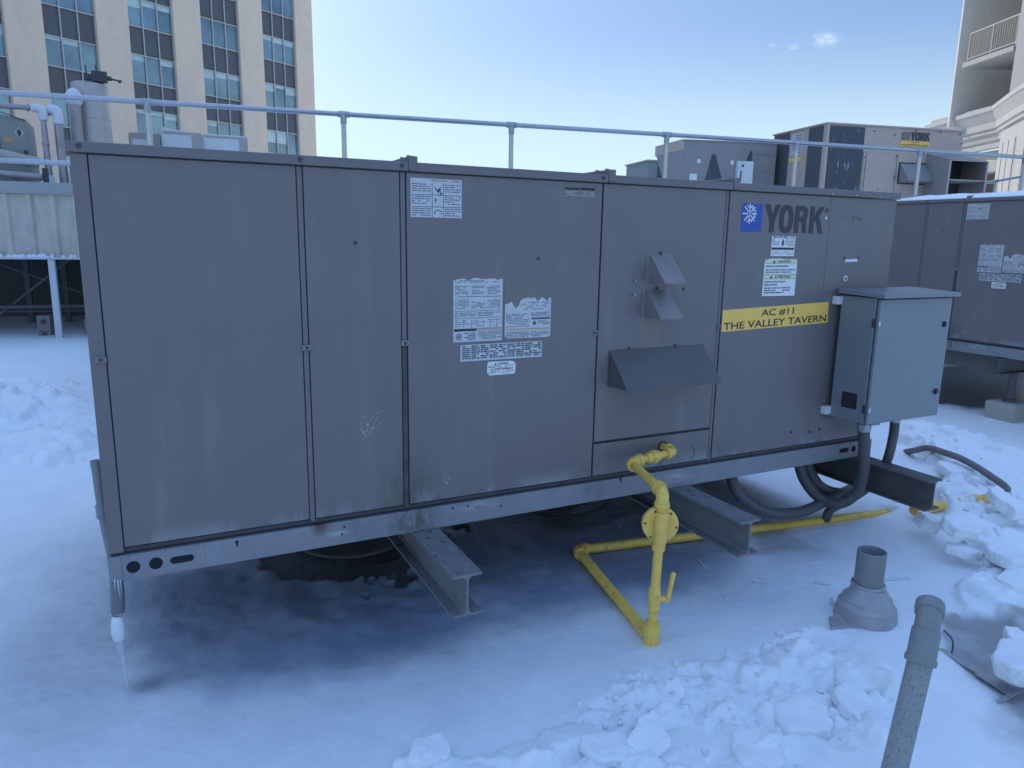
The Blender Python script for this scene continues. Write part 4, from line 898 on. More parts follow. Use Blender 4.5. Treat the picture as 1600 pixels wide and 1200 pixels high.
# ---------------------------------------------------------------- foreground gooseneck pipe
DF = 2.1
A0, A1 = Vector(CW+DF*ray(1398, 1200)), Vector(CW+(DF+.02)*ray(1438, 1034)); ud = (A1-A0).normalized()
base = A0-ud*(A0.z/ud.z+.03); k_ = DF/1136.2
fp = thing('gooseneck_pipe', 'speckled grey gooseneck pipe standing in the right foreground snow', 'vent pipe', base)
rp = 18.5*k_; bm = B(); cyl(bm, base, A1, rp, seg=32); obj('pipe', bm, PIPEF, fp, True, local=False)
r_ = 22.6*k_; A2 = Vector(CW+(DF+.03)*ray(1448, 983)); L = (A2-A1).length; ud = (A2-A1).normalized()
bm = B(); tube(bm, [A1-ud*.006, A1-ud*.003, A1+ud*.010, A1+ud*.014, A1+ud*.016, A1+ud*(L*.93), A1+ud*(L+.002)], [rp+.001, r_+.001, r_+.0015, r_, r_-.0025, r_-.003, r_-.006], 32); el = obj('elbow', bm, PVCG, fp, True, local=False)
dirn = (Vector((RC[2][0], RC[2][1], 0)).normalized()*.85+Vector((RC[0][0], RC[0][1], 0))*.5).normalized()
e0 = A1+ud*(L*.9); Rb = .052; pts = [e0+ud*(Rb*math.sin(a))+dirn*(Rb*(1-math.cos(a))) for a in np.linspace(0, math.radians(66), 12)]
bm = B(); tube(bm, pts, 18.6*k_, 32); obj('elbow_bend', bm, PVCG, el, True, local=False)
e1_ = pts[-1]; d1 = (pts[-1]-pts[-2]).normalized(); bm = B(); tube(bm, [e1_-d1*.010, e1_-d1*.008, e1_+d1*.008, e1_+d1*.030, e1_+d1*.032], [rp, r_-.0025, r_-.001, r_-.002, r_-.008], 32); obj('elbow_hub', bm, PVCG, el, True, local=False)

# ---------------------------------------------------------------- old hose half buried beyond the beam
hp = [at(1416, 706, 2, .10), at(1428, 704, 2, .15), at(1450, 700, 2, .19), at(1475, 707, 2, .20), at(1500, 716, 2, .20), at(1528, 731, 2, .19), at(1552, 747, 2, .18), at(1568, 758, 2, .16), at(1576, 768, 2, .08)]
bm = B(); tube(bm, bez(hp, 10), .023, 12); h = obj('buried_hose', bm, HOSE, smooth=True); tag(h, 'faded grey hose arching half buried in the snow right of the cabinet', 'hose')

# ---------------------------------------------------------------- broken snow slabs and ice pieces
from mathutils import noise as mnoise
def slab(cx, cy, cz, size, thick, rot, tiltx, tilty, asp=.7, n=7, seed=0):
    rd = random.Random(seed); bm = B(); pl_ = []
    for k in range(n):
        a = 2*math.pi*(k+rd.uniform(-.32, .32))/n; q = size*rd.uniform(.72, 1.12); pl_.append(Vector((q*math.cos(a), asp*q*math.sin(a), 0)))
    poly = []
    for k in range(n):                    # round the corners and add points along each broken side
        a, b, c = pl_[k-1], pl_[k], pl_[(k+1) % n]
        p, q = b.lerp(a, .16), b.lerp(c, .16)
        for t in (0, .5, 1): poly.append(p*(1-t)**2+b*2*t*(1-t)+q*t*t)
        for t in (.33, .66): poly.append(q.lerp(c.lerp(b, .16), t))
    prism(bm, [(p.x, p.y) for p in poly], -thick/2, thick/2, 'xy')
    bmesh.ops.triangulate(bm, faces=bm.faces[:])
    for _ in range(5):
        es = [e for e in bm.edges if e.calc_length() > max(size*.09, .008)]
        if not es: break
        bmesh.ops.subdivide_edges(bm, edges=es, cuts=1); bmesh.ops.triangulate(bm, faces=[f for f in bm.faces if len(f.verts) > 3])
    for _ in range(4): bmesh.ops.smooth_vert(bm, verts=bm.verts, factor=.5, use_axis_x=True, use_axis_y=True, use_axis_z=True)
    o_ = Vector((seed*.37, seed*.11, 0))
    for v in bm.verts:
        side = 1 if abs(v.co.z) < thick*.42 else .35
        v.co += mnoise.noise_vector(v.co*24+o_)*.006*side+mnoise.noise_vector(v.co*70+o_)*.005*side+mnoise.noise_vector(v.co*160+o_)*.002*side+mnoise.noise_vector(v.co*8+o_)*.016
    bm.transform(Matrix.Translation((cx, cy, cz)) @ Matrix.Rotation(rot, 4, 'Z') @ Matrix.Rotation(tiltx, 4, 'X') @ Matrix.Rotation(tilty, 4, 'Y'))
    return bm
def put(px, py, z, size, thick, rot, tx, ty, lab, asp=.7, n=7, group='broken slabs of snow crust'):
    if px != 1600 and py > 700: z -= .022 if py > 950 else .016; thick *= .9; size *= 1.12; tx *= .7; ty *= .7
    p = at(px, py, 2, z); o = obj('snow_slab', slab(p.x, p.y, p.z, size, thick, rot, tx, ty, asp, n, int(px)), SNOW, smooth=True); tag(o, lab, 'snow slab', group); return o
put(1600, 1036, .10, .155, .085, .25, -.10, -.08, 'large thick snow slab resting on wet ice at the right edge, beside the gooseneck pipe', .6, 6)
put(1590, 1000, .07, .07, .05, .9, .2, .1, 'small snow piece tucked behind the large right-edge slab')
put(1010, 1152, .05, .10, .05, .6, .22, -.22, 'tilted snow slab with a clean broken face in the foreground rubble', .75, 5)
put(950, 1172, .04, .12, .045, -.3, .12, .2, 'lighter snow slab leaning left in the foreground rubble', .7, 6)
put(672, 1172, .04, .085, .05, .2, .2, .1, 'leftmost upright snow chunk of the foreground rubble', .8, 6)
put(1255, 1122, .045, .14, .045, .1, .06, -.05, 'flat wide snow slab left of the gooseneck pipe', .6, 7)
put(1350, 1052, .02, .17, .05, .5, .03, .03, 'snow plate with a curved edge just left of the gooseneck pipe', .7, 8)
put(1345, 1108, .03, .12, .05, 1.2, .05, -.06, 'snow plate overlapping the curved plate left of the gooseneck pipe', .7, 7)
put(1180, 1180, .035, .14, .05, .8, -.05, .1, 'snow slab at the bottom edge below the gas riser', .7, 6)
put(1500, 820, .20, .15, .07, .35, .35, .12, 'big tilted snow block in front of the dark beam end', .62, 6)
put(1573, 787, .2, .14, .07, 1.0, .4, -.2, 'snow block leaning on the short yellow pipe', .75, 6)
put(1448, 815, .15, .085, .09, .2, .5, .3, 'snow chunk wedged below the dark beam end', .8, 6)
put(1578, 870, .12, .15, .06, .6, .2, .1, 'snow block at the right edge beyond the wet ice', .7, 6)
put(1505, 862, .10, .11, .05, -.4, .1, .2, 'flat snow piece at the edge of the right-hand rubble', .5, 6)
put(1520, 752, .14, .09, .07, .9, .3, .2, 'snow chunk under the arching hose', .7, 5)
put(1500, 735, .15, .17, .06, .2, .12, .1, 'broad rounded snow block enclosed by the hose', .7, 8)
put(1590, 905, .08, .12, .05, .1, .15, -.1, 'low snow slab above the wet ice at the right edge', .6, 6)
crumbs = []
for k in range(6):
    bm = B(); bmesh.ops.create_icosphere(bm, subdivisions=3, radius=.03); sv = Vector((k*3.1, k*1.7, 5))
    for v in bm.verts: v.co = Vector((v.co.x, v.co.y*.8, v.co.z*.65)); v.co += mnoise.noise_vector(v.co*38+sv)*.012+mnoise.noise_vector(v.co*110+sv)*.004
    o = obj('snow_crumb', bm, SNOW, smooth=True); crumbs.append(o)
used = 0
def scatter(zone, n, lab, grp, x0, x1, y0, y1, lo, hi, seed):
    global used
    rd = random.Random(seed); c = 0
    while c < n:
        x, y = rd.uniform(x0, x1), rd.uniform(y0, y1); i = np.searchsorted(gx, x); j = np.searchsorted(gy, y)
        if not (-.05 < zone[j, i] and rd.random() < .25+.75*rub[j, i]): continue
        if used < 6: o = crumbs[used]
        else: o = crumbs[rd.randrange(6)].copy(); col.objects.link(o)
        used += 1; c += 1; q = rd.uniform(lo, hi); o.scale = (q, q*rd.uniform(.7, 1.2), q*rd.uniform(.7, 1)); o.rotation_euler = (rd.uniform(-.5, .5), rd.uniform(-.5, .5), rd.uniform(0, 6.28)); o.location = (x, y, gh(x, y)+.006*q); tag(o, lab, 'snow crumb', grp)
scatter(zoneA, 110, 'small crumb of broken snow in the trampled foreground snow', 'crumbs of foreground snow', 1.4, 3.0, -1.75, -.75, .15, .6, 3)
scatter(zoneB, 60, 'small crumb of broken snow in the heap right of the dark beam', 'crumbs of snow by the beam', 3.8, 5.6, -.9, .9, .25, .95, 4)
def icepiece(px, py, L, rad, rot, lab):
    p = at(px, py, 2, gh(*at(px, py, 2, 0)[:2])+.004); d = Vector((math.cos(rot), math.sin(rot), .02)); bm = B(); n = 7
    tube(bm, [p+d*(L*(k/n-.5))+Vector((0, 0, random.uniform(-.002, .003))) for k in range(n+1)], [rad*(1.1-.75*k/n)*random.uniform(.8, 1.15) for k in range(n+1)], 8)
    tag(obj('ice_fragment', bm, ICE, smooth=True), lab, 'ice', 'fallen icicle pieces')
icepiece(1300, 940, .06, .012, .9, 'chunky ice fragment left of the lead boot')
icepiece(1286, 912, .07, .011, -.9, 'ice fragment between the lead boot and the middle beam')
icepiece(1400, 905, .14, .010, -.35, 'long fallen icicle behind the vent pipe')
icepiece(1145, 936, .07, .008, -.6, 'fallen icicle right of the gas valve handle')
icepiece(1185, 910, .05, .010, -1.0, 'stubby ice fragment below the middle beam')
icepiece(1096, 880, .06, .006, 1.3, 'thin ice shard behind the gas riser')
icepiece(970, 822, .05, .006, .7, 'dark ice shard under the unit by the yellow pipe')
for k, (px, py, s) in enumerate([(1500, 1062, 0), (1515, 1075, 0)]):
    pass
# wire and scrap of flashing on the wet ice
bm = B(); tube(bm, bez([at(1475, 985, 2, .0), at(1487, 998, 2, .012), at(1489, 1010, 2, .008), at(1487, 1020, 2, .0)], 8), .0035, 8); tag(obj('bent_wire', bm, DARKM, smooth=True), 'thin dark bent wire on wet ice right of the gooseneck pipe', 'wire')
bm = B(); a, b = at(1468, 1014, 2, .003), at(1532, 1052, 2, .003); bar(bm, a, b, .03, .006); c2 = at(1585, 1085, 2, .003); bar(bm, b, c2, .05, .006); bar(bm, at(1560, 1098, 2, .006), at(1590, 1080, 2, .006), .014, .012); tag(obj('metal_strip', bm, GALVD), 'flat metal flashing strip frozen in ice under the large right-edge slab', 'strip')

# ---------------------------------------------------------------- guardrail
ax_ = Vector((math.cos(math.atan(.172)), -math.sin(math.atan(.172)), 0)); G0 = Vector((.31, 4.97, 2.80)); rg_ = .0242
gr = thing('guardrail', 'galvanised tube guardrail running behind the unit', 'guardrail', (.31, 4.97, 1.7))
def gpt(s, z): p = G0+ax_*s; p.z = z; return p
def grp(name, bm, m=GALV, parent=gr): return obj(name, bm, m, parent, True, local=False)
bm = B(); cyl(bm, gpt(-2.3, 2.805), gpt(11.6, 2.805), rg_, seg=18); grp('top_rail', bm)
bm = B(); cyl(bm, gpt(-2.3, 2.245), gpt(11.6, 2.185), rg_, seg=18); grp('mid_rail', bm)
for s in (-1.78, 0, 1.745, 3.46, 5.27, 6.98, 8.81, 10.56):
    zb = 0.0 if s < -.5 else 1.76
    bm = B(); cyl(bm, gpt(s, zb), gpt(s, 2.80), rg_, seg=16); po = grp('post', bm)
    bm = B(); tube(bm, [gpt(s-.055, 2.805), gpt(s+.055, 2.805)], rg_+.006, 16); tube(bm, [gpt(s, 2.81), gpt(s, 2.715)], rg_+.006, 16); tube(bm, [gpt(s-.045, 2.215), gpt(s+.045, 2.215)], rg_+.006, 16); tube(bm, [gpt(s, 2.17), gpt(s, 2.26)], rg_+.006, 16); tube(bm, [gpt(s, zb), gpt(s, zb+.012)], .065, 16); grp('clamp_fitting', bm, GALVD, po)
# far return of the railing at the right
g2_ = thing('guardrail', 'short galvanised railing seen beyond the far duct hood at the right', 'guardrail', (11.6, 8, 1.7))
nn_ = Vector((.39, .92, 0)); K0 = Vector(CW+13.2*ray(1556, 283)); bm = B(); u = Vector((.975, -.22, 0))
K1 = Vector(CW+12.2*ray(1640, 268)); cyl(bm, K0-(K1-K0)*.18, K1, .024); obj('top_rail', bm, GALV, g2_, True, local=False)
bm = B(); K = K0; cyl(bm, (K.x, K.y, 1.7), K, .024); po = obj('post', bm, GALV, g2_, True, local=False); bm = B(); tube(bm, [K-(K1-K0).normalized()*.05, K+(K1-K0).normalized()*.05], .031); obj('clamp_fitting', bm, GALVD, po, True, local=False)

# ---------------------------------------------------------------- stand below the right unit
st = thing('jack_stand', 'dark steel stand with a jack post on a concrete pad under the right-edge unit', 'support stand', (7.9, 1.35, 0))
bm = B(); bar(bm, (7.60, 3.2, .52), (7.60, 1.36, .52), .10, .16); obj('beam', bm, BEAMD, st, local=False)
bm = B(); bar(bm, (7.44, 1.30, .515), (9.7, 1.30, .515), .008, .15); bar(bm, (7.44, 1.30, .444), (9.7, 1.30, .444), .1, .01); bar(bm, (7.44, 1.30, .585), (9.7, 1.30, .585), .1, .01); obj('beam', bm, BEAMD, st, local=False)
fx, fy = 7.63, 1.25
bm = B(); cyl(bm, (fx, fy, .16), (fx, fy, .44), .035); cyl(bm, (fx, fy, .17), (fx, fy, .19), .06); cyl(bm, (fx, fy, .20), (fx, fy, .24), .045); obj('jack_post', bm, BEAMD, st, True, local=False)
bm = B(); box(bm, (fx-.15, fy-.14, -.05), (fx+.15, fy+.14, .165), .012, 2); obj('concrete_pad', bm, CONC, st, local=False)

# ---------------------------------------------------------------- beige rooftop unit AC #4 on the raised roof
al = math.radians(-13); q_ = (10.267, 6.066)
def UT(z=0): return (q_[0], q_[1], z)
ac = thing('rooftop_unit', 'beige rooftop unit with yellow AC #4 sign and dark snowy coils', 'rooftop unit', UT(1.7), al)
zt = 3.555-1.7; zb_ = 2.40-1.7
def acp(name, bm, m, parent=ac, s=False): return obj(name, bm, m, parent, s)
bm = B(); box(bm, (.012, .012, zb_), (2.69, 1.52, zt-.004), .004); acp('cabinet_body', bm, ACP)
bm = B(); box(bm, (-.012, -.012, zt-.006), (2.705, 1.54, zt+.02), .004); acp('roof', bm, ACP)
bm = B(); box(bm, (-.02, -.02, zb_-.09), (2.78, .05, zb_-.002), .003); box(bm, (-.02, .05, zb_-.09), (.05, 1.53, zb_-.002)); rl = acp('base_rail', bm, RAIL)
bm = B()
for x in (2.66, 2.735): cyl(bm, (x, 0, zb_-.05), (x, -.022, zb_-.05), .024, seg=16)
acp('lifting_hole', bm, mat_hole, rl)
bm = B(); box(bm, (.15, .12, .06), (2.55, 1.4, zb_-.092)); acp('roof_curb', bm, CONC)
bm = B(); box(bm, (.07, -.004, zb_+.06), (.72, .0118, zt-.03), .003); acp('condenser_coil', bm, COIL)['label'] = 'dark coil streaked with snow on the front'
for a, b in ((.10, .47), (1.02, 1.47)):
    bm = B(); box(bm, (-.004, a, zb_+.06), (.0118, b, zt-.02), .003); acp('condenser_coil', bm, COILC)
bm = B(); box(bm, (.0, .0, zb_), (.055, .0118, zt-.006)); box(bm, (.74, -.006, zb_), (.775, .0118, zt-.40)); acp('corner_post', bm, ACP)
bm = B(); box(bm, (.80, -.006, zb_+.05), (1.36, .0118, zt-.42), .004); acp('access_panel', bm, ACP)
bm = B(); box(bm, (1.41, -.006, zb_+.02), (2.0, .0118, zt-.42), .004); acp('access_panel', bm, ACP)
bm = B()
for x, z in [(.9, zt-.08), (1.3, zt-.12), (.76, zt-.5), (.76, zt-.9), (1.385, zt-.45), (1.385, zt-.8), (1.08, zb_+.15), (1.55, zb_+.1), (2.6, zt-.05), (1.7, zt-.03), (2.2, zt-.03), (2.65, zt-.2), (1.9, zt-.4), (2.05, zt-.7)]: cyl(bm, (x, 0, z), (x, -.01, z), .012, seg=8)
acp('screw', bm, DARKM)
# gas-flue hood and outside-air duct hood
x0_, x1_, hz0, hz1, d = 1.47, 1.97, 2.69-1.7, 2.985-1.7, .22
bm = B(); prism(bm, [(-.007, hz0-.02), (-d, hz0), (-d, hz0+.03), (-.007, hz1)], x0_, x1_, 'yz'); hd = acp('flue_hood', bm, ACD)
bm = B(); box(bm, (x0_-.03, -.0085, hz0-.04), (x1_+.02, -.0062, hz1+.02)); acp('hood_flange', bm, DARKM, hd)
bm = B(); xa, xb, za, zb2, d2 = 1.98, 2.72, 2.43-1.7, 3.16-1.7, -.52
th = .02
box(bm, (xa, d2, za), (xa+th, -.007, zb2-.14)); prism(bm, [(d2, zb2-.14), (-.007, zb2-.14), (-.007, zb2)], xa, xa+th, 'yz'); prism(bm, [(d2, zb2-.14), (-.007, zb2-.14), (-.007, zb2)], xb-th, xb, 'yz')
box(bm, (xb-th, d2, za), (xb, -.007, zb2-.14)); prism(bm, [(d2-.01, zb2-.135), (d2-.01, zb2-.155), (-.007, zb2-.02), (-.007, zb2+.004)], xa-.004, xb+.004, 'yz')
box(bm, (xa+th, d2, za+.26), (xb-th, -.01, za+.285)); dh = acp('duct_hood', bm, ACD)
bm = B(); box(bm, (xa+th, -.012, za), (xb-th, -.0075, zb2-.03)); acp('duct_back', bm, DARKM, dh)
bm = B()
for (a, b) in (((xa, za), (xa, zb2-.15)), ((xb, za), (xb, zb2-.15)), ((xa, zb2-.15), (xb, zb2-.15)), ((xa, za+.272), (xb, za+.272))): bar(bm, (a[0], d2-.006, a[1]), (b[0], d2-.006, b[1]), .03, .012)
acp('duct_edge', bm, ACP, dh)
lg = acp('brand_lettering', york_bm(1.62, 3.365-1.7, 2.0, 3.50-1.7, .0), LOGOD)
bm = B(); quad(bm, 1.45, 3.365-1.7, 1.60, 3.49-1.7, -.002+.0); acp('faded_badge', bm, LBLG)
sg = acp('unit_sign', box(B(), (1.43, -.003, 3.265-1.7), (2.0, .0119, 3.355-1.7)), YSIGN); sg['label'] = 'yellow sign reading AC # 4 HOUSEKEEPING AREA'
bm = text_bm('AC # 4', 1.62, 3.322-1.7, 1.80, 3.346-1.7, -.0045, .02); join(bm, text_bm('HOUSEKEEPING AREA', 1.455, 3.276-1.7, 1.985, 3.304-1.7, -.0045, .02)); acp('sign_lettering', bm, PRINTD, sg)
bm = B(); box(bm, (-.003, .62, zt-.42), (.0118, .95, zt-.06), .002); lb = acp('warning_label', bm, LBL); bm = B(); box(bm, (-.004, .65, zt-.53), (.0118, .95, zt-.45)); acp('warning_label', bm, YSIGN)
bm = B()
for k in range(9): z = zt-.1-k*.036; box(bm, (-.0045, .65, z), (-.003, .92-.1*random.random(), z+.012))
acp('label_print', bm, PRINT, lb)

# hooded unit between, and a small far unit
hu = thing('rooftop_unit', 'dark grey unit with flared air hood left of the AC #4 unit', 'rooftop unit', UT(1.7), al)
v0 = 1.2; dz = -1.7
bm = B(); prism(bm, [(-1.93, 3.35+dz), (-.12, 3.37+dz), (-.12, .1), (-1.5, .1), (-1.70, 2.55+dz), (-1.93, 3.19+dz)], v0, v0+1.1); obj('cabinet_body', bm, ACD, hu)
bm = B(); prism(bm, [(-1.955, 3.365+dz), (-.10, 3.385+dz), (-.10, 3.372+dz), (-1.955, 3.352+dz)], v0-.02, v0+1.12); prism(bm, [(-1.95, 3.19+dz), (-1.932, 3.19+dz), (-1.932, 3.352+dz), (-1.95, 3.352+dz)], v0-.02, v0+1.12); obj('hood_lip', bm, ACP, hu)
bm = B(); prism(bm, [(-1.54, 2.5+dz), (-1.375, 3.14+dz), (-1.31, 3.14+dz), (-1.07, 2.5+dz)], v0-.003, v0-.001); obj('hood_gap', bm, DEEP, hu)
bm = B(); box(bm, (-.78, v0-.08, 2.55+dz), (-.60, v0-.001, 3.04+dz), .004)
wb = obj('controller_box', bm, LBLW, hu); bm = B(); box(bm, (-.90, v0-.08, 2.55+dz), (-.782, v0-.001, 3.04+dz), .003); obj('controller_side', bm, WHITEP, wb)
bm = B(); bar(bm, (-.845, v0-.082, 2.68+dz), (-.835, v0-.082, 2.87+dz), .03, .002, (0, 1, 0)); cyl(bm, (-.81, v0-.08, 2.96+dz), (-.81, v0-.083, 2.96+dz), .025, seg=12); obj('box_marking', bm, PRINT, wb)
for x in (-1.62, -.98): bm = B(); box(bm, (x-.03, v0-.003, 2.98+dz), (x+.03, v0-.001, 3.05+dz)); obj('warning_label', bm, LBLW, hu)
bm = B(); box(bm, (-1.78, v0-.004, 2.68+dz), (-1.64, v0-.002, 2.80+dz)); obj('warning_label', bm, LBLW, hu)
bm = B(); prism(bm, [(-.70, 3.05+dz), (-.63, 3.22+dz), (-.62, 3.05+dz)], v0-.05, v0-.002); obj('hood_fin', bm, DEEP, hu)
bm = B(); box(bm, (-.52, v0-.012, 3.17+dz), (-.16, v0-.001, 3.20+dz)); box(bm, (-.6, v0-.006, 2.86+dz), (-.14, v0-.001, 2.87+dz)); obj('trim_strip', bm, ACD, hu)
fu = thing('rooftop_unit', 'small distant pale unit with a dark grille left of the flared hood', 'rooftop unit', UT(1.7), al)
bm = B(); box(bm, (-1.35, 4, .06), (-.3, 5.2, 3.29+dz), .006); obj('cabinet_body', bm, CHILL, fu)
bm = B(); box(bm, (-1.12, 3.985, .4), (-.85, 3.999, 3.26+dz)); box(bm, (-.82, 3.985, .4), (-.45, 3.999, 3.26+dz)); obj('grille', bm, COILC, fu)
bm = B(); box(bm, (-1.38, 3.97, 3.29+dz), (-.28, 5.23, 3.315+dz)); obj('roof', bm, ACP, fu)

# ---------------------------------------------------------------- raised mechanical platform at the left
ml = math.radians(-6); PLO = Vector((-1.0, 9.7, 0))
pl = thing('mechanical_platform', 'raised platform with a weathered corrugated fascia over a dark braced opening', 'platform', PLO, ml)
def plp(name, bm, m, parent=pl, s=False): return obj(name, bm, m, parent, s)
bm = B(); pts = []; x = -7.0
while x < 2.4: pts += [(x, 0), (x+.17, 0), (x+.20, -.035), (x+.255, -.035), (x+.285, 0)]; x += .285
for (xa, ya), (xb, yb_) in zip(pts, pts[1:]):
    if xb > xa: bm.faces.new([bm.verts.new(p) for p in ((xa, ya, 1.27), (xb, yb_, 1.27), (xb, yb_, 2.15), (xa, ya, 2.15))])
bmesh.ops.remove_doubles(bm, verts=bm.verts, dist=1e-4); fa = plp('fascia', bm, CORR)
bm = B(); box(bm, (-7, -.06, 2.14), (2.4, .2, 2.305), .008); plp('coping', bm, CAPM)
bm = B(); box(bm, (-7, -.05, 1.235), (2.4, .10, 1.268), .004); plp('bottom_trim', bm, COLM)
bm = B()
for k in range(160):
    x = random.uniform(-3.4, 1.2); hgt = random.uniform(.01, .045); bmesh.ops.create_icosphere(bm, subdivisions=1, radius=.03, matrix=Matrix.Translation((x, -.05, 1.268+hgt*.3)) @ Matrix.Diagonal((random.uniform(.6, 1.8), .6, hgt/.03, 1)))
plp('ice_crust', bm, FROST, s=True)
bm = B(); box(bm, (-7, .2, 2.1), (2.4, 7, 2.28)); plp('deck', bm, CAPM)
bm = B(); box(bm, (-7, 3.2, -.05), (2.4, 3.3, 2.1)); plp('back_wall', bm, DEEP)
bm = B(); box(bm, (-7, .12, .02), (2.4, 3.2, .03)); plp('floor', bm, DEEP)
bm = B(); box(bm, (-.065, -.03, -.05), (.022, .06, 1.235), .006); plp('column', bm, COLM)
for x in (-2.6, 2.0): bm = B(); box(bm, (x-.04, -.03, -.05), (x+.04, .06, 1.235), .006); plp('column', bm, COLM)
bm = B(); bar(bm, (-1.0, 1.0, .35), (.10, 1.0, 1.26), .03, .10, (0, 1, 0)); plp('brace', bm, BRACE)
bm = B(); bar(bm, (.15, 1.3, .45), (1.3, 1.3, 1.26), .03, .10, (0, 1, 0)); plp('brace', bm, BRACE)
bm = B(); bar(bm, (-1.6, 1.8, 1.3), (.3, 1.8, .5), .03, .06, (0, 1, 0)); plp('brace', bm, BRACE)
bm = B(); bar(bm, (-3, .9, .48), (1.6, .9, .48), .05, .05); bar(bm, (-3, 1.0, .40), (1.6, 1.0, .40), .03, .03); plp('brace', bm, BRACE)
bm = B()
for x in (-.85, .62, -.3): bar(bm, (x, 2.2, 0), (x, 2.2, 1.3), .08, .08)
plp('brace', bm, BRACE)
for (x, z0_, w_, h_, lab) in ((-.28, .13, .17, .23, 'grey carton with a dark oval mark, stacked upper, under the platform'), (-.28, .0, .17, .125, 'lower grey carton of the stack under the platform'), (.33, .0, .16, .30, 'grey crate half hidden by the unit edge under the platform')):
    t = thing('storage_box', lab, 'box', Matrix.Translation(PLO) @ Matrix.Rotation(ml, 4, 'Z') @ Vector((x, .35, z0_+.03)), ml)
    bm = B(); box(bm, (-w_/2, 0, 0), (w_/2, .2, h_), .005); obj('carton', bm, mat('carton_grey', (.22, .215, .2), .8), t)
    bm = B(); cyl(bm, (0, .002, h_*.62), (0, -.004, h_*.62), .04, seg=16); obj('printed_mark', bm, DARKM, t)

def pthing(name, lab, cat, x, y, group=None): return thing(name, lab, cat, (x, y, 2.28), 0, group)
def pp(name, bm, m, parent, s=True): return obj(name, bm, m, parent, s, local=False)
t = pthing('chiller_cabinet', 'grey green equipment cabinet with an orange notice and hazard diamond on the left platform', 'cabinet', -2.0, 10.75)
bm = B(); prism(bm, [(-3.2, 2.28), (-1.25, 2.28), (-1.27, 3.27), (-3.2, 3.55)], 10.75, 11.8); bd_ = pp('body', bm, CHILL, t, False)
bm = B(); box(bm, (-1.62, 10.742, 2.8), (-1.612, 10.75, 3.33)); bar(bm, (-1.9, 10.73, 2.80), (-1.2, 10.73, 2.70), .02, .02); bar(bm, (-1.9, 10.74, 3.46), (-1.27, 10.74, 3.25), .012, .012); bar(bm, (-1.3, 10.72, 2.62), (-1.3, 10.72, 2.82), .04, .04); box(bm, (-1.5, 10.70, 2.40), (-1.42, 10.75, 2.47)); pp('door_trim', bm, DARKM, t, False)
bm = B(); prism(bm, [(-1.36, 3.13), (-1.33, 3.07), (-1.36, 3.01), (-1.39, 3.07)], 10.745, 10.749); d_ = pp('hazard_diamond', bm, DARKM, t, False); bm = B(); tube(bm, [(-1.36+.05*math.cos(a), 10.744, 3.07+.075*math.sin(a)) for a in np.linspace(0, 6.28, 5)], .008, 4); pp('diamond_border', bm, LBLW, d_, False)
bm = B(); box(bm, (-1.56, 10.744, 2.92), (-1.46, 10.749, 3.0)); pp('notice', bm, mat('orange_notice', (.55, .33, .12), .6), t, False)
def insul(lab, path, r, ends=(), name='insulated_pipe', m=INSUL):
    t = pthing(name, lab, 'pipe', path[0][0], path[0][1], 'insulated pipes on the left platform'); bm = B(); tube(bm, path, r, 20); pi_ = pp('pipe', bm, m, t)
    bm = B()
    for a, b in zip(path, path[1:]):
        L = (Vector(b)-Vector(a)).length
        for k in range(1, int(L/.5)+1): c_ = Vector(a).lerp(Vector(b), k*.5/L) if k*.5 < L else None; bm if c_ is None else tube(bm, [c_-(Vector(b)-Vector(a)).normalized()*.012, c_+(Vector(b)-Vector(a)).normalized()*.012], r+.004, 20)
    if len(bm.verts): pp('band', bm, m, pi_)
    else: bm.free()
    for e in ends: bm = B(); tube(bm, bez(e, 5), r+.012, 20); pp('elbow_cover', bm, PVCW, t)
insul('insulated pipe along the platform turning down at a white elbow', [(-3.2, 10.6, 3.42), (-1.02, 10.6, 3.42), (-1.02, 10.6, 2.32)], .05, [[(-1.16, 10.6, 3.425), (-1.06, 10.6, 3.42), (-1.02, 10.6, 3.39), (-1.02, 10.6, 3.26)], [(-1.02, 10.6, 2.46), (-1.01, 10.6, 2.36), (-.98, 10.6, 2.30)]])
insul('second insulated drop pipe right of the first, with a white elbow on top', [(-1.0, 10.95, 3.42), (-.83, 10.62, 3.42), (-.83, 10.62, 2.30)], .058, [[(-.93, 10.66, 3.43), (-.86, 10.62, 3.42), (-.83, 10.62, 3.38), (-.83, 10.62, 3.22)]])
insul('white wrapped pipe lying low in front of the cabinet', [(-3.2, 10.5, 2.84), (-1.75, 10.5, 2.76), (-1.12, 10.5, 2.63)], .075, [], m=WRAPT)
insul('steel jacketed pipe along the platform edge', [(-3.2, 10.3, 2.50), (-1.9, 10.3, 2.46), (-1.08, 10.3, 2.41)], .05, [], m=INSUL)
t = pthing('pipe_support', 'small dark bracket at the end of the steel jacketed pipe', 'bracket', -1.03, 10.3); bm = B(); box(bm, (-1.07, 10.22, 2.29), (-1.0, 10.32, 2.54)); pp('bracket', bm, DARKM, t, False)
t = pthing('junction_box', 'small blue grey box beside the second drop pipe', 'box', -.62, 10.6); bm = B(); box(bm, (-.74, 10.55, 2.29), (-.40, 10.8, 2.60), .01); pp('enclosure', bm, CAB, t, False); bm = B(); box(bm, (-.75, 10.54, 2.60), (-.39, 10.81, 2.615)); pp('lid', bm, CAPM, t, False)
t = pthing('insulated_tank', 'tall silver jacketed round tank behind the left corner of the unit', 'tank', -.41, 11.5)
bm = B(); lathe(bm, [(.0, 3.98), (.24, 3.98), (.268, 3.96), (.268, 2.28)], (-.41, 11.45, 0), 40); tk = pp('jacket', bm, TANKM, t)
bm = B()
for z in (3.0, 3.42): lathe(bm, [(.268, z-.012), (.273, z), (.268, z+.012)], (-.41, 11.45, 0), 40)
pp('jacket_band', bm, TANKM, tk)
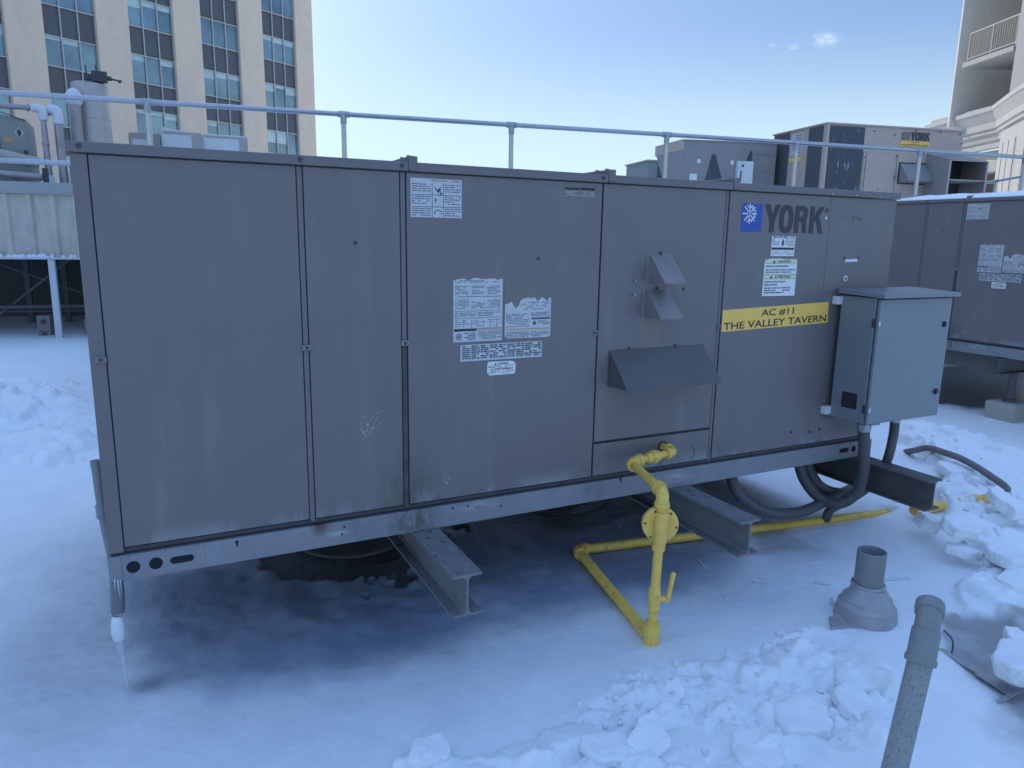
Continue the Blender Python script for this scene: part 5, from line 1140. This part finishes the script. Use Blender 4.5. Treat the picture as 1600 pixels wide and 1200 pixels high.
t2 = pthing('valve_actuator', 'dark valve actuator with a lever on top of the silver tank', 'valve actuator', -.36, 11.3); t2.location.z = 3.98
bm = B(); box(bm, (-.36, 11.18, 3.985), (-.14, 11.34, 4.14), .006); box(bm, (-.47, 11.2, 4.0), (-.362, 11.3, 4.07), .004); box(bm, (-.44, 11.22, 4.07), (-.42, 11.24, 4.22)); box(bm, (-.3, 11.22, 4.14), (-.28, 11.24, 4.23)); pp('actuator_body', bm, DARKM, t2, False)
bm = B(); cyl(bm, (-.14, 11.25, 4.05), (-.08, 11.25, 4.05), .035, seg=10); cyl(bm, (-.08, 11.25, 4.045), (.03, 11.25, 4.03), .014, seg=8); cyl(bm, (.03, 11.25, 4.03), (.05, 11.25, 4.01), .03, seg=10); pp('lever', bm, DARKM, t2)
t = pthing('vent_stack', 'slim jacketed vent stack with a snowy cap in front of the silver tank', 'vent stack', -.63, 11.1)
bm = B(); lathe(bm, [(.0, 3.62), (.085, 3.62), (.085, 2.28)], (-.625, 11.1, 0), 28); pp('pipe', bm, INSUL, t)
bm = B(); lathe(bm, [(.088, 3.58), (.115, 3.62), (.115, 3.66), (.13, 3.665), (.12, 3.73), (.08, 3.80), (.03, 3.83), (.0, 3.832)], (-.625, 11.1, 0), 28); pp('cap', bm, PVCW, t)
for i, (xa, xb, za, zb3, yy, lab) in enumerate(((.08, .62, 3.46, 3.47, 13.1, 'left white wrapped duct box beyond the unit'), (.63, 1.33, 3.55, 3.46, 12.7, 'middle white wrapped duct box with a snowy sagging top'), (1.34, 2.16, 3.51, 3.51, 12.9, 'right white wrapped duct box with tan taped corner'))):
    t = thing('wrapped_duct', lab, 'duct', (xa, yy, 1.76), 0, 'white wrapped duct boxes')
    bm = B(); prism(bm, [(xa, 1.76), (xb, 1.76), (xb, zb3), (xa, za)], yy, yy+1.2); bmesh.ops.bevel(bm, geom=list(bm.edges), offset=.02, segments=2, affect='EDGES'); obj('duct', bm, WRAP if i != 0 else WRAPT, t, local=False)
    bm = B(); box(bm, (xa+.02, yy-.004, max(za, zb3)-.07), (xb-.02, yy-.001, min(za, zb3)-.03)); box(bm, (xb-.20, yy-.0045, 1.8), (xb-.11, yy-.0011, zb3-.05)) if i == 1 else None
    box(bm, (xb-.16, yy-.006, 1.8), (xb-.004, yy-.002, zb3-.03)); obj('tape', bm, WRAPT, t, local=False)
    bm = B(); box(bm, (xa+.06, yy-.009, 3.0), (xb-.19, yy-.0065, min(za, zb3)-.12)); obj('wrap_sheet', bm, WRAP, t, local=False)

# ---------------------------------------------------------------- office tower
E_ = Vector((13.336, 61.025, 0)); hd_ = math.atan2(.494, .869)
tw = thing('office_tower', 'tan office tower with vertical strips of blue windows and dark spandrels', 'building', E_, hd_)
def twp(name, bm, m, parent=tw): return obj(name, bm, m, parent)
TH = 58; bays = [(-1.47-5.2*k-3.1, -1.47-5.2*k) for k in range(9)]
bm = B(); box(bm, (-60, .3, -25), (.0, 34, TH)); twp('wall', bm, PRECAST)
bm = B(); prev = .3
for a, b in bays: box(bm, (b, -.12, -25), (prev, .2995, TH), .04); prev = a
box(bm, (-60, -.12, -25), (prev, .2995, TH)); twp('pier', bm, PRECAST)
gz = 11.33; P_ = 3.45
for bi, (a, b) in enumerate(bays):
    w3 = (b-a)/3
    for k in range(-3, 8):
        z0_ = gz+P_*k-P_; z1_ = z0_+1.72
        if z0_ < 3 or z0_ > 34: continue
        bm = B(); d = .05
        for q in range(4): box(bm, (a+q*w3-.03, .06, z0_-1.73), (a+q*w3+.03, .16, z1_))
        for z in (z0_-1.73, z0_): box(bm, (a, .065, z-.03), (b, .15, z+.03))
        wn = twp('window', bm, MULL)
        bm = B(); box(bm, (a+.02, .17, z0_), (b-.02, .20, z1_)); twp('pane', bm, GLASS, wn)
        bm = B(); box(bm, (a+.02, .175, z0_-1.73), (b-.02, .205, z0_)); twp('spandrel', bm, SPAN, wn)
        rb = random.random(); bm = B()
        for q in range(3):
            hh = random.choice((.2, .3, .34, .36, .55, .9)) if bi < 7 and k > -2 else random.choice((1.1, 1.4, 1.68))
            if random.random() < .75: box(bm, (a+q*w3+.05, .164, z1_-hh), (a+(q+1)*w3-.05, .1695, z1_-.03))
        if len(bm.verts): twp('blind', bm, BLIND, wn)
        else: bm.free()
# tall strip of plain glass beyond the bays where the photo has none is left out

# ---------------------------------------------------------------- hotel wing at the right
h_ = math.radians(23.3); q2 = Vector((26.88, 14.907, 0))
mB_ = Matrix.Translation(q2) @ Matrix(((math.cos(h_), math.sin(h_), 0, 0), (-math.sin(h_), math.cos(h_), 0, 0), (0, 0, 1, 0), (0, 0, 0, 1)))
ht = thing('hotel_wing', 'cream stucco building wing with a railed balcony and a heavy moulded cornice', 'building', q2, -h_)
def hp_(name, bm, m, parent=ht): return obj(name, bm, m, parent)          # local x = into the building, y = along its side
FL = 3.1; SLZ = 7.86
bm = B(); box(bm, (-.02, .38, 5.9), (9, .46, 30)); box(bm, (2.3, -2.6, 5.9), (9, .38, 30)); hp_('loggia_wall', bm, STUC)
bm = B(); box(bm, (.0, -9, 5.9), (9, -2.52, 30), .03); hp_('corner_pier', bm, STUCL)
for k in range(4):
    z = SLZ+FL*k
    bm = B(); box(bm, (-.04, -2.5, z), (2.3, .02, z+.17), .01); hp_('balcony_slab', bm, STUCL)
    bm = B()
    for zz, w__ in ((z+1.12, .045), (z+.28, .035)): bar(bm, (.06, -2.5, zz), (.06, -.10, zz), w__, w__)
    n_ = 22
    for i in range(n_+1): y_ = -2.48+i*2.38/n_; bar(bm, (.06, y_, z+.28), (.06, y_, z+1.12), .016, .016)
    for y_ in (-2.46, -1.28, -.10): bar(bm, (.06, y_, z+.17), (.06, y_, z+1.12), .04, .04)
    hp_('balcony_railing', bm, TANRAIL)
# cornice: profile swept along the plan (runs by the side, then breaks forward round the corner pier)
prof = [(.45, 6.42), (-.08, 6.27), (-.10, 6.26), (-.10, 6.12), (-.06, 6.10), (.14, 5.82), (.16, 5.80), (.16, 5.58), (.24, 5.56), (.24, 5.44), (.34, 5.40), (.40, 5.22), (.48, 5.18), (.48, 4.98), (.55, 4.95)]
plan = [(.30, 2.4), (-.12, -1.95), (-1.18, -4.2), (-1.62, -5.2), (-3.2, -9)]
bm = B(); rings = []
for (px_, py_) in plan: rings.append([bm.verts.new((px_+o+.1, py_+(o*.3 if py_ < -1 else 0), z)) for o, z in prof])
for a, b in zip(rings, rings[1:]):
    for k in range(len(prof)-1): bm.faces.new((a[k], b[k], b[k+1], a[k+1]))
far = [bm.verts.new((2.5, 2.4, z)) for o, z in prof]
for k in range(len(prof)-1): bm.faces.new((far[k], rings[0][k], rings[0][k+1], far[k+1]))
hp_('cornice', bm, STUCL)
bm = B(); box(bm, (.25, -9, 6.2), (9, 1.9, 6.36)); hp_('cornice_top', bm, STUCL)
bm = B(); box(bm, (.9, -9, -3), (9, 1.7, 4.96)); hp_('podium_wall', bm, STUC)
bm = B(); prism(bm, [(-.30, -2.85), (-.92, -4.25), (-2.7, -9), (3, -9), (3, -2.85)], -3, 5.3, 'xy'); hp_('podium_pier', bm, STUCL)
bm = B(); box(bm, (.3, -2.54, 4.15), (1.0, 1.7, 4.5), .01); box(bm, (.45, -2.54, 3.2), (.95, 1.7, 3.45)); hp_('podium_ledge', bm, STUCL)
bm = B(); box(bm, (.86, -2.5, 1.0), (.9, 1.6, 4.14)); hp_('podium_opening', bm, mat('brown_shade_opening', (.16, .13, .10), .8))
bm = B()
for y_ in (-3.3, -3.9, -4.6, -5.6): bar(bm, (-.30-(-2.85-y_)*.443-.004, y_, 0), (-.30-(-2.85-y_)*.443-.004, y_, 4.9), .014, .014)
hp_('wall_joint', bm, DEEP)
